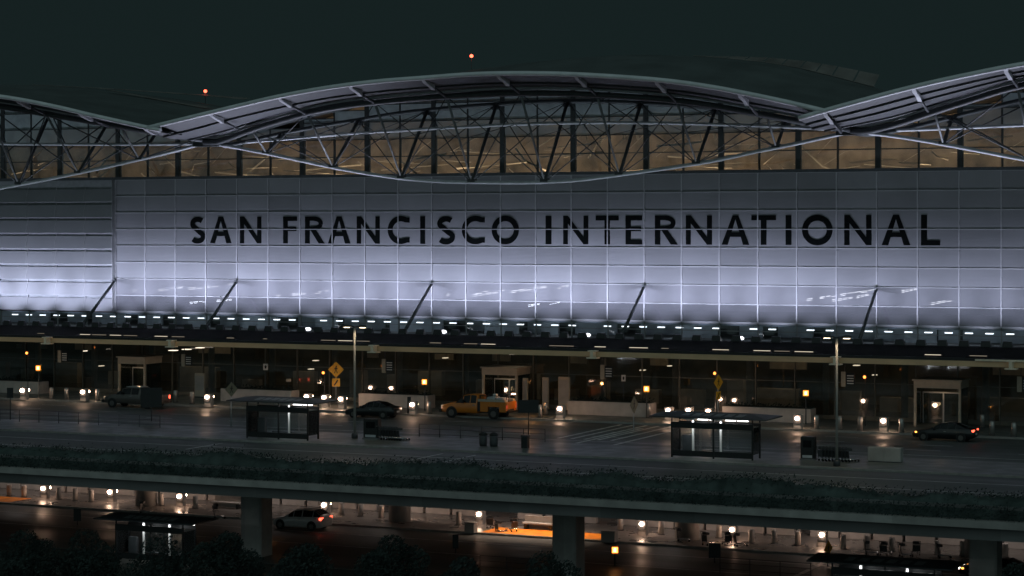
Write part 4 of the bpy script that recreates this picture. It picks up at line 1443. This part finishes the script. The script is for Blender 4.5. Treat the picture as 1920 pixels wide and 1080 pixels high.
def ped_sign(px, py_top, py_bot, base_py, zg, lab, facing, rz, hasp=True, half=None):
    p = W(px, base_py, z=zg)
    s = F / ((p - Vector((CX, CY, HC))).dot(Vector((-ST, CT, 0))))
    zt, zb = (base_py - py_top) / s, (base_py - py_bot) / s
    r = (zt - zb) / 2
    zc = (zt + zb) / 2
    t = thing('crossing_sign', lab, 'road sign', p, 'pedestrian crossing signs', rz)
    MB().tube([(0, 0.05, 0), (0, 0.05, zt - 0.2)], 0.04, 8).build('post', 'steel_paint', t)
    MB().prism([(x, z + zc) for x, z in tilt_poly(r=r)], -0.012, 0.008).build('plate', 'sign_yellow' if facing else 'sign_back', t)
    w = walker(r * 1.5)
    w.v = [(x, y - 0.018, z + zc) for x, y, z in w.v]
    w.build('walking_figure', 'black', t)
    if hasp:
        a = r * 0.5
        MB().box(-a, a, -0.012, 0.008, zb - 0.08 - 2 * a, zb - 0.08).build('arrow_plate', 'sign_yellow' if facing else 'sign_back', t)
        MB().prism([(-a * 0.6, zb - 0.08 - a * 1.7), (-a * 0.3, zb - 0.08 - a * 1.8), (a * 0.6, zb - 0.08 - a * 0.5), (a * 0.3, zb - 0.08 - a * 0.3)], -0.018, -0.0125).build('arrow', 'black', t)
    return t
# lamp on the facing signs comes from the real street lamps
ped_sign(630, 678, 708, 756, 0.15, 'yellow pedestrian crossing sign above the left bus shelter', True, TH)
ped_sign(1347, 702, 732, 796, 0.15, 'narrow yellow pedestrian crossing sign above the right bus shelter', True, TH + 0.88)
ped_sign(434, 716, 744, 800, 0.14, 'dull pedestrian crossing sign left of the left bus shelter', False, TH + 0.7, False)
ped_sign(1189, 742, 776, 806, 0.004, 'dull narrow crossing sign before the planter right of orange truck', False, TH + 1.05, False)
ped_sign(1553, 1012, 1046, 1062, ZL, 'weathered yellow crossing sign on the lower level', True, TH + 0.95, False)

def plate_sign(px, py0, py1, base_py, zg, wpx, lab, m='sign_white', mark=True, rz=None):
    p = W(px, base_py, z=zg)
    s = F / ((p - Vector((CX, CY, HC))).dot(Vector((-ST, CT, 0))))
    zt, zb = (base_py - py0) / s, (base_py - py1) / s
    a = wpx / 2 / s
    t = thing('sign_post', lab, 'sign', p, None, TH if rz is None else rz)
    MB().tube([(0, 0.05, 0), (0, 0.05, zt - 0.05)], 0.04, 8).build('post', 'steel_dark', t)
    MB().cbox(-a, a, -0.03, 0.008, zb, zt, 0.01).build('plate', m, t)
    if mark:
        h = zt - zb
        q = MB()
        q.prism([(-a * 0.35, zb + h * 0.25), (a * 0.35, zb + h * 0.25), (a * 0.35, zb + h * 0.5), (a * 0.6, zb + h * 0.5), (0, zb + h * 0.8), (-a * 0.6, zb + h * 0.5), (-a * 0.35, zb + h * 0.5)], -0.036, -0.0305)
        q.build('mark', 'black', t)
    return t
plate_sign(498, 682, 694, 753, 0.15, 9, 'small white arrow sign above the planter by left bus shelter')
plate_sign(1169, 703, 715, 778, 0.15, 8, 'small white arrow sign above planter right of orange truck')
plate_sign(541, 710, 716, 754, 0.15, 9, 'small reddish plate on a post behind left bus shelter', 'sign_tan', False)
plate_sign(284, 727, 764, 790, 0.004, 40, 'black panel on a thin post in front of the grey pickup bed', 'black', False)
plate_sign(991, 750, 774, 815, 0.004, 38, 'black panel on a thin post behind the orange truck', 'black', False)
plate_sign(19, 727, 746, 790, 0.004, 12, 'small black panel on a post at the far left of upper road', 'black', False)
plate_sign(767, 744, 775, 776, 0.15, 7, 'thin black board on the pavement right of the black sedan', 'black', False)
plate_sign(145, 954, 977, 985, ZL, 14, 'small black panel by the lower kerb at left', 'black', False)
plate_sign(1340, 1019, 1046, 1056, ZL, 22, 'black panel on a post by the lower kerb at right', 'black', False)
plate_sign(854, 1002, 1028, 1038, ZL, 11, 'narrow black panel on a post below the orange painted kerb', 'black', False)

def blade_sign(px, py0, py1, Y, lab):
    p, q = W(px, py0, Y=Y), W(px, py1, Y=Y)
    h = p.z - q.z
    t = thing('hanging_sign', lab, 'hanging sign', (p.x, Y, q.z), 'hanging signs under the canopy')
    MB().box(-0.2, 0.16, -0.05, 0.05, 0, h).build('panel', 'sign_tan', t)
    MB().box(0.2, 0.9, -0.02, 0.06, h * 0.12, h * 0.92).build('board', 'black', t)
    m = MB()
    for k in range(4):
        m.box(0.28, 0.82, -0.026, -0.021, h * (0.2 + 0.17 * k), h * (0.26 + 0.17 * k))
    m.build('caption', 'sign_white', t)
    MB().tube([(0.1, 0, h), (0.1, 0, 5.43 - q.z)], 0.03, 6).build('hanger', 'steel_dark', t)
blade_sign(112, 657, 680, -7, 'tan and black hanging sign at the far left of canopy')
blade_sign(344, 664, 687, -7, 'tan and black hanging sign right of the grey pickup')
blade_sign(720, 673, 699, -7, 'tan and black hanging sign above the black sedan')
blade_sign(1130, 684, 711, -7, 'tan and black hanging sign right of the orange truck')
blade_sign(1582, 697, 725, -7, 'tan and black hanging sign just right of right lamp post')
blade_sign(1912, 706, 735, -7, 'tan and black hanging sign at the far right of canopy')

def ped_signal(px, py, base_py, zg, lab, rz=0.3):
    p = W(px, base_py, z=zg)
    s = F / ((p - Vector((CX, CY, HC))).dot(Vector((-ST, CT, 0))))
    zc = (base_py - py) / s
    t = thing('pedestrian_signal', lab, 'crossing signal', p, 'orange pedestrian signals', rz)
    MB().tube([(0, 0.14, 0), (0, 0.14, zc + 0.1)], 0.045, 8).build('post', 'steel_dark', t)
    MB().cbox(-0.27, 0.27, -0.08, 0.2, zc - 0.3, zc + 0.28, 0.03).build('housing', 'sign_yellow', t)
    MB().box(-0.2, 0.2, -0.095, -0.081, zc - 0.2, zc + 0.2).build('lens', 'lamp_signal', t)
    m = MB()
    m.box(-0.1, 0.08, -0.103, -0.096, zc - 0.13, zc + 0.02)
    for k, hh in enumerate((0.1, 0.14, 0.15, 0.12)):
        x = -0.1 + 0.048 * k
        m.box(x, x + 0.034, -0.103, -0.096, zc + 0.021, zc + hh)
    m.build('hand_symbol', 'lamp_hand', t)
    return t
emit('lamp_hand', (1.0, 0.55, 0.2), 7)
ped_signal(72, 690, 748, 0.15, 'glowing orange pedestrian signal at the far left')
ped_signal(796, 716, 770, 0.15, 'glowing orange pedestrian signal left of the orange truck')
ped_signal(1212, 729, 783, 0.15, 'glowing orange pedestrian signal right of the white planter wall')
ped_signal(1511, 737, 795, 0.15, 'glowing orange pedestrian signal right of the right bus shelter')
ped_signal(503, 956, 1002, ZL, 'glowing orange pedestrian signal beside the first front pier')
ped_signal(1153, 1031, 1062, ZL, 'glowing orange pedestrian signal on the lower road, right of second pier', 0.45)
for px, py, lab in ((50, 662, 'small orange beacon below canopy at the far left'), (606, 699, 'small orange beacon left of the yellow crossing sign'), (1340, 700, 'small orange beacon atop the narrow yellow crossing sign'), (1621, 707, 'small orange beacon right of the right lamp post')):
    p = W(px, py, Y=-6.0)
    t = thing('beacon', lab, 'beacon', p, 'small orange beacons')
    MB().ball((0, 0, 0), 0.12, 10, 8).build('bulb', 'lamp_signal', t)
    MB().tube([(0, 0.2, -p.z + 0.15), (0, 0.2, 0.12)], 0.03, 6).build('post', 'steel_dark', t)
    MB().box(-0.1, 0.1, 0.121, 0.24, -0.14, 0.16).build('housing', 'black', t)

# ------------------------------------------------------------------ lamp posts
for px, base, top, lab in ((665, 822, 612, 'tall lamp post with lit top beside the left bus shelter'), (1569, 874, 632, 'tall lamp post with lit top right of the right bus shelter')):
    p = W(px, base, z=0.14)
    s = F / ((p - Vector((CX, CY, HC))).dot(Vector((-ST, CT, 0))))
    H = (base - top) / s
    t = thing('lamp_post', lab, 'lamp post', p, 'tall lamp posts on the traffic island')
    MB().tube([(0, 0, 0), (0, 0, H * 0.5), (0, 0, H - 0.1)], [0.1, 0.085, 0.07], 12).build('pole', 'pole_paint', t)
    MB().lathe([(0.24, 0), (0.24, 0.35), (0.15, 0.42)], (0, 0, 0), 14).build('base', 'steel_dark', t)
    for sgn in (-1, 1):
        MB().tube([(0, 0, H - 0.05), (sgn * 0.35, 0, H + 0.02)], 0.05, 8).build('arm', 'steel_dark', t)
        m = MB()
        m.ball((sgn * 0.68, 0, H + 0.03), 0.36, 12, 6, (1, 0.6, 0.3))
        hd_ = m.build('lamp_head', 'steel_dark', t)
        MB().box(sgn * 0.68 - 0.2, sgn * 0.68 + 0.2, -0.12, 0.12, H - 0.105, H - 0.08).build('lens', 'lamp_street', hd_) if 'lamp_street' in MATS else (emit('lamp_street', (1.0, 0.8, 0.55), 6), MB().box(sgn * 0.68 - 0.2, sgn * 0.68 + 0.2, -0.12, 0.12, H - 0.105, H - 0.08).build('lens', 'lamp_street', hd_))
        lamp('SPOT', 'street_lamp', (sgn * 0.68, 0, H - 0.13), 120, (1.0, 0.78, 0.52), t, aim=(sgn * 0.68, 0, 0), spot_size=math.radians(160), spot_blend=0.5, shadow_soft_size=0.15)

# ------------------------------------------------------------------ bus shelters
def shelter(px, base_py, zg, L, lab, lit=(), louvers=False):
    p = W(px, base_py, z=zg)
    t = thing('bus_shelter', lab, 'bus shelter', p, 'bus shelters')
    D = 1.6
    h = 2.75
    o = 0.85
    m = MB()
    a, b = L / 2 + o, D / 2 + 0.75
    n = 1.3
    m.add([(-a - 0.5, -b, h + 0.05), (a + 0.3, -b, h + 0.05), (a + 0.5, b, h + 0.12), (-a - 0.7, b, h + 0.12), (-a - 0.5, -b, h + 0.13), (a + 0.3, -b, h + 0.13), (a + 0.5, b, h + 0.2), (-a - 0.7, b, h + 0.2),
           (-a + n, 0, h + 0.42), (a - n, 0, h + 0.42)],
          [(0, 1, 2, 3), (0, 4, 5, 1), (1, 5, 6, 2), (2, 6, 7, 3), (3, 7, 4, 0), (4, 8, 9, 5), (5, 9, 6), (6, 9, 8, 7), (7, 8, 4)])
    r = m.build('roof', 'steel_dark', t)
    q = MB()
    for k in range(6):
        x = -a + n + 0.4 + k * (2 * a - 2 * n - 0.8) / 5.5
        q.add([(x, -b * 0.75, h + 0.215), (x + 0.55, -b * 0.75, h + 0.215), (x + 0.7, -b * 0.3, h + 0.345), (x + 0.15, -b * 0.3, h + 0.345)], [(0, 1, 2, 3)])
    q.build('roof_light', 'shelter_skylight', r)
    MB().box(-L / 2, L / 2, -D / 2 - 0.06, -D / 2 + 0.06, 2.05, 2.46).build('fascia_board', 'black', t)
    MB().box(-L / 2, L / 2, D / 2 - 0.06, D / 2 + 0.06, 2.2, 2.42).build('fascia_board', 'black', t)
    for x in (-L / 2 + 0.06, L * 0.02, L / 2 - 0.06):
        for y in (-D / 2, D / 2):
            MB().box(x - 0.055, x + 0.055, y - 0.05, y + 0.05, 0, 2.048 if y < 0 else 2.198).build('post', 'black', t)
            MB().box(x - 0.04, x + 0.04, y - 0.04, y + 0.04, 2.461, h + 0.048).build('post', 'black', t)
    for x0, x1 in ((-L / 2 + 0.12, L * 0.02 - 0.06), (L * 0.02 + 0.06, L / 2 - 0.12)):
        MB().box(x0, x1, D / 2 - 0.01, D / 2 + 0.01, 0.35, 2.19).build('glass_panel', 'shelter_pane', t)
        MB().box(x0, x1, -D / 2 - 0.02, -D / 2 + 0.02, 0.1, 0.5).build('kick_panel', 'black', t)
    for x in (-L / 2 + 0.06, L / 2 - 0.06):
        MB().box(x - 0.01, x + 0.01, -D / 2 + 0.06, D / 2 - 0.06, 0.35, 2.19).build('glass_panel', 'shelter_pane', t)
    MB().cbox(-L * 0.2, L * 0.42, 0.2, 0.6, 0.42, 0.5, 0.02).build('bench_seat', 'steel_dark', t)
    for x in lit:
        MB().box(x * L - 0.07, x * L + 0.07, 0.0, 0.1, 0.14, 2.6).build('inner_post', 'sign_white', t)
    for x in (lit if lit else (0.1,)):
        for dx in (0.3, 1.2):
            MB().box(x * L + dx, x * L + dx + 0.75, 0.1, 0.2, 2.56, 2.62).build('tube_light', 'lamp_tube', t)
        m = MB()
        m.ball((x * L - 0.35, 0.15, 2.62), 0.5, 12, 6, (1, 0.4, 0.18))
        m.build('reflector', 'sign_white', t)
        lamp('AREA', 'shelter_glow', (x * L, -0.4, 2.5), 16, (0.9, 0.97, 1.0), t, aim=(x * L, 0.05, 0), size=0.4)
    MB().cbox(-L * 0.42, -L * 0.3, 0.1, 0.4, 0.0, 1.5, 0.03).build('info_panel', 'steel_dark', t)
    return t
mat('shelter_skylight', (0.2, 0.22, 0.22), 0.3, var=0.2, scale=3)
shelter(530, 822, 0.14, 5.4, 'dark bus shelter with one white lit post, left on the island', (0.1,))
shelter(1342, 858, 0.14, 6.0, 'dark bus shelter with bright tube lights, right on the island', (-0.28, 0.06))
shelter(292, 1050, ZL, 5.6, 'dark low shelter with striped roof on the lower road, left', (-0.18, 0.2))
shelter(1662, 1142, ZL, 6.4, 'dark shelter roof with pale stripes at the lower right', (-0.25, 0.2))

# ------------------------------------------------------------------ carts, kiosks, cabinets, bins, railing
def make_cart(lab, loc, grp, rz=0.0):
    t = thing('luggage_cart', lab, 'luggage cart', loc, grp, rz)
    m = MB()
    m.tube([(-0.45, -0.25, 0.2), (0.4, -0.25, 0.16), (0.4, 0.25, 0.16), (-0.45, 0.25, 0.2)], 0.022, 6)
    for y in (-0.12, 0, 0.12):
        m.tube([(-0.45, y, 0.21), (0.4, y, 0.17)], 0.016, 5)
    m.build('frame', 'chrome', t)
    m = MB()
    for y in (-0.26, 0.26):
        m.tube([(-0.45, y, 0.2), (-0.52, y, 0.7), (-0.62, y, 1.02)], 0.022, 6)
    m.tube([(-0.62, -0.26, 1.02), (-0.62, 0.26, 1.02)], 0.028, 6)
    m.build('handle', 'steel_dark', t)
    m = MB()
    m.box(-0.53, -0.2, -0.22, 0.22, 0.78, 0.8)
    m.box(-0.22, -0.2, -0.22, 0.22, 0.8, 0.94)
    m.box(-0.5, -0.22, -0.22, -0.2, 0.8, 0.94)
    m.box(-0.5, -0.22, 0.2, 0.22, 0.8, 0.94)
    m.box(-0.5, -0.47, -0.24, 0.24, 0.3, 0.75)
    m.build('basket', 'steel_dark', t)
    for x, y in ((-0.42, -0.24), (-0.42, 0.24), (0.36, -0.2), (0.36, 0.2)):
        MB().lathe([(0.075, -0.02), (0.075, 0.02)], (x, y, 0.075), 10, 'y').build('wheel', 'rubber', t)
    return t
cart0 = None
def cart(lab, loc, grp, rz=0.0):
    global cart0
    if cart0 is None:
        cart0 = make_cart(lab, loc, grp, rz)
        return cart0
    return dup(cart0, loc, lab, rz, grp)
for (px, base, n, step, which) in ((722, 824, 8, 5.0, 'left'), (1549, 864, 9, 6.2, 'right')):
    for i in range(n):
        p = W(px + i * step, base + i * 0.25, z=0.14)
        cart('nested luggage cart beside the %s kiosk, %s from the kiosk' % (which, ORD[i]), p, 'nested carts by the %s kiosk' % which, 0.9)
for (px, base, w, h, which) in ((698, 823, 32, 1.55, 'dark cart kiosk left of the nested carts under black sedan'), (1516, 862, 25, 1.6, 'dark cart kiosk left of the right lamp post')):
    p = W(px, base, z=0.14)
    a = w / 2 / 25.5
    t = thing('kiosk', which, 'kiosk', p, 'cart kiosks on the island')
    MB().cbox(-a, a, -0.3, 0.3, 0.1, h, 0.05).build('body', 'black', t)
    MB().box(-a * 0.6, a * 0.6, -0.315, -0.301, h * 0.55, h * 0.85).build('screen', 'car_glass', t)
    MB().box(-a - 0.05, a + 0.05, -0.35, 0.35, 0, 0.098).build('base', 'concrete_dark', t)
    MB().box(-a * 0.7, a * 0.7, -0.32, -0.301, 0.16, 0.34).build('tray', 'steel_paint', t)
p = W(1660, 866, z=0.14)
t = thing('cabinet', 'pale grey low cabinet on the island right of nested carts', 'cabinet', p)
MB().cbox(-1.15, 1.15, -0.35, 0.35, 0.06, 1.0, 0.03).build('body', 'concrete', t)
MB().box(-1.1, 1.1, -0.3, 0.3, 0, 0.058).build('plinth', 'steel_dark', t)
for x in (-0.58, 0.58):
    MB().box(x - 0.54, x + 0.54, -0.365, -0.351, 0.12, 0.92).build('door', 'concrete', t)
for px, base, lab in ((906, 836, 'left one of two round dark bins below the orange truck'), (926, 837, 'right one of two round dark bins below the orange truck')):
    p = W(px, base, z=0.14)
    t = thing('bin', lab, 'bin', p, 'dark bins on the island')
    MB().lathe([(0.26, 0), (0.3, 0.2), (0.31, 0.8)], (0, 0, 0), 16).build('body', 'steel_dark', t)
    MB().lathe([(0.33, 0.801), (0.33, 0.86), (0.24, 0.98), (0.08, 1.03)], (0, 0, 0), 16).build('lid', 'black', t)
p = W(985, 840, z=0.14)
t = thing('bin', 'square dark bin right of the two round bins', 'bin', p, 'dark bins on the island')
MB().cbox(-0.24, 0.24, -0.24, 0.24, 0, 0.82, 0.03).build('body', 'black', t)
MB().cbox(-0.27, 0.27, -0.27, 0.27, 0.822, 0.95, 0.03).build('lid', 'steel_dark', t)
def railing(px0, px1, base_py, zg, lab):
    p0 = W(px0, base_py, z=zg)
    x1 = UX(px1, p0.y)
    L = x1 - p0.x
    t = thing('railing', lab, 'railing', p0)
    n = max(2, round(L / 1.9))
    for i in range(n + 1):
        x = L * i / n
        MB().tube([(x, 0, 0), (x, 0, 1.1)], 0.03, 6).build('post', 'steel_dark', t)
    for z in (0.35, 0.75, 1.1):
        MB().tube([(0, 0, z), (L, 0, z)], 0.02, 6).build('rail', 'steel_dark', t)
railing(786, 1022, 822, 0.0, 'thin dark railing along the island below the orange truck')
railing(0, 300, 792, 0.0, 'thin dark railing along the road at the far left')
railing(900, 1000, 1072, ZL, 'thin dark railing on the lower road left of second front pier')
railing(1350, 1520, 1076, ZL, 'thin dark railing on the lower road left of yellow sign')
LC = 'loose luggage carts on the lower pavement'
for px, py, rz, lab in ((413, 972, 0.5, 'loose luggage cart in front of the pale bench'), (275, 962, 0.2, 'loose luggage cart right of the leftmost rear pier'), (942, 1000, 0.9, 'loose luggage cart on the orange painted kerb, left'), (958, 996, 2.6, 'loose luggage cart on the orange painted kerb, right'),
                        (922, 990, 1.7, 'loose luggage cart behind the lit bollard over orange kerb'), (1283, 1015, 0.3, 'loose luggage cart just right of the third rear pier'), (1330, 1022, 1.1, 'loose luggage cart left of the lit bollard among carts'),
                        (1362, 1022, 2.2, 'loose luggage cart at the foot of the lit bollard among carts'), (1390, 1024, 0.7, 'loose luggage cart right of the lit bollard among carts'), (1636, 1040, 0.2, 'loose luggage cart right of the yellow crossing sign, first'),
                        (1662, 1041, 1.4, 'loose luggage cart right of the yellow crossing sign, second'), (1700, 1044, 0.6, 'loose luggage cart behind the lower right shelter, left'), (1716, 1040, 2.0, 'loose luggage cart behind the lower right shelter, middle'), (1772, 1046, 0.4, 'loose luggage cart behind the lower right shelter, right')):
    p = W(px, py, z=ZL + 0.15)
    if p.y > -28.3:
        p.z = ZL + 0.15
    else:
        p = W(px, py, z=ZL)
    cart(lab, p, LC, rz)

# ------------------------------------------------------------------ foreground trees
def tree(px, py_top, Y, R, lab, n=11000, sq=1.0):
    top = W(px, py_top, Y=Y)
    H = top.z - ZL
    t = thing('tree', lab, 'tree', (top.x, Y, ZL), 'dark trees in the foreground')
    m = MB()
    tr = [(0, 0, 0), (0.1, 0.05, H * 0.3), (-0.05, 0, H * 0.55), (0.05, 0.05, H * 0.85)]
    m.tube(tr, [0.2, 0.15, 0.11, 0.03], 8)
    lobes = []
    for i in range(16):
        a = random.uniform(0, 2 * PI)
        e = random.uniform(0.25, 1.0)
        c = Vector((math.cos(a) * R * e * 0.75, math.sin(a) * R * e * 0.75, H - R * 0.55 - random.uniform(0, R * 1.15) * sq))
        if i == 0:
            c = Vector((0, 0, H - R * 0.35))
        lobes.append((c, R * random.uniform(0.28, 0.5)))
        m.tube([(0, 0, H * random.uniform(0.35, 0.6)), tuple(c * 0.6 + Vector((0, 0, H * 0.2))), tuple(c)], [0.08, 0.05, 0.015], 5)
    m.build('trunk', 'bark', t)
    lf = MB()
    def fn():
        c, r = random.choice(lobes)
        d = Vector((random.gauss(0, 1), random.gauss(0, 1), random.gauss(0, 1))).normalized() * r * random.uniform(0.55, 1.12) ** 0.6
        return c + d
    leaves(lf, fn, n, 0.09)
    lf.build('crown', 'leaf_dark', t, fix=False)
tree(45, 992, -76, 2.6, 'dark leafy tree crown at the bottom left corner')
tree(160, 1000, -74, 2.3, 'dark leafy tree crown under the lower left shelter')
tree(300, 1010, -77, 2.5, 'dark leafy tree crown at the bottom, right of the left shelter')
tree(430, 996, -73, 2.2, 'dark leafy tree crown left of the first front pier')
tree(580, 1015, -76, 2.4, 'dark leafy tree crown below the white hatchback')
tree(735, 1002, -75, 2.2, 'dark leafy tree crown below the second rear pier')
tree(1020, 1042, -76, 1.8, 'dark leafy tree crown below the second front pier')
tree(870, 1052, -78, 1.6, 'low dark tree crown at bottom centre')
tree(1905, 1062, -74, 1.5, 'low dark tree crown at the bottom right corner')

# ------------------------------------------------------------------ render settings
S.view_settings.view_transform = 'Standard'
S.view_settings.look = 'None'
S.view_settings.exposure = 0.0
S.view_settings.gamma = 1.0
S.view_settings.use_curve_mapping = False
S.cycles.use_denoising = True
S.cycles.max_bounces = 6
S.cycles.diffuse_bounces = 2
S.cycles.glossy_bounces = 3
S.cycles.transmission_bounces = 3
S.cycles.transparent_max_bounces = 10
S.cycles.sample_clamp_indirect = 3.0
S.cycles.sample_clamp_direct = 0.0
S.cycles.caustics_reflective = False
S.cycles.caustics_refractive = False
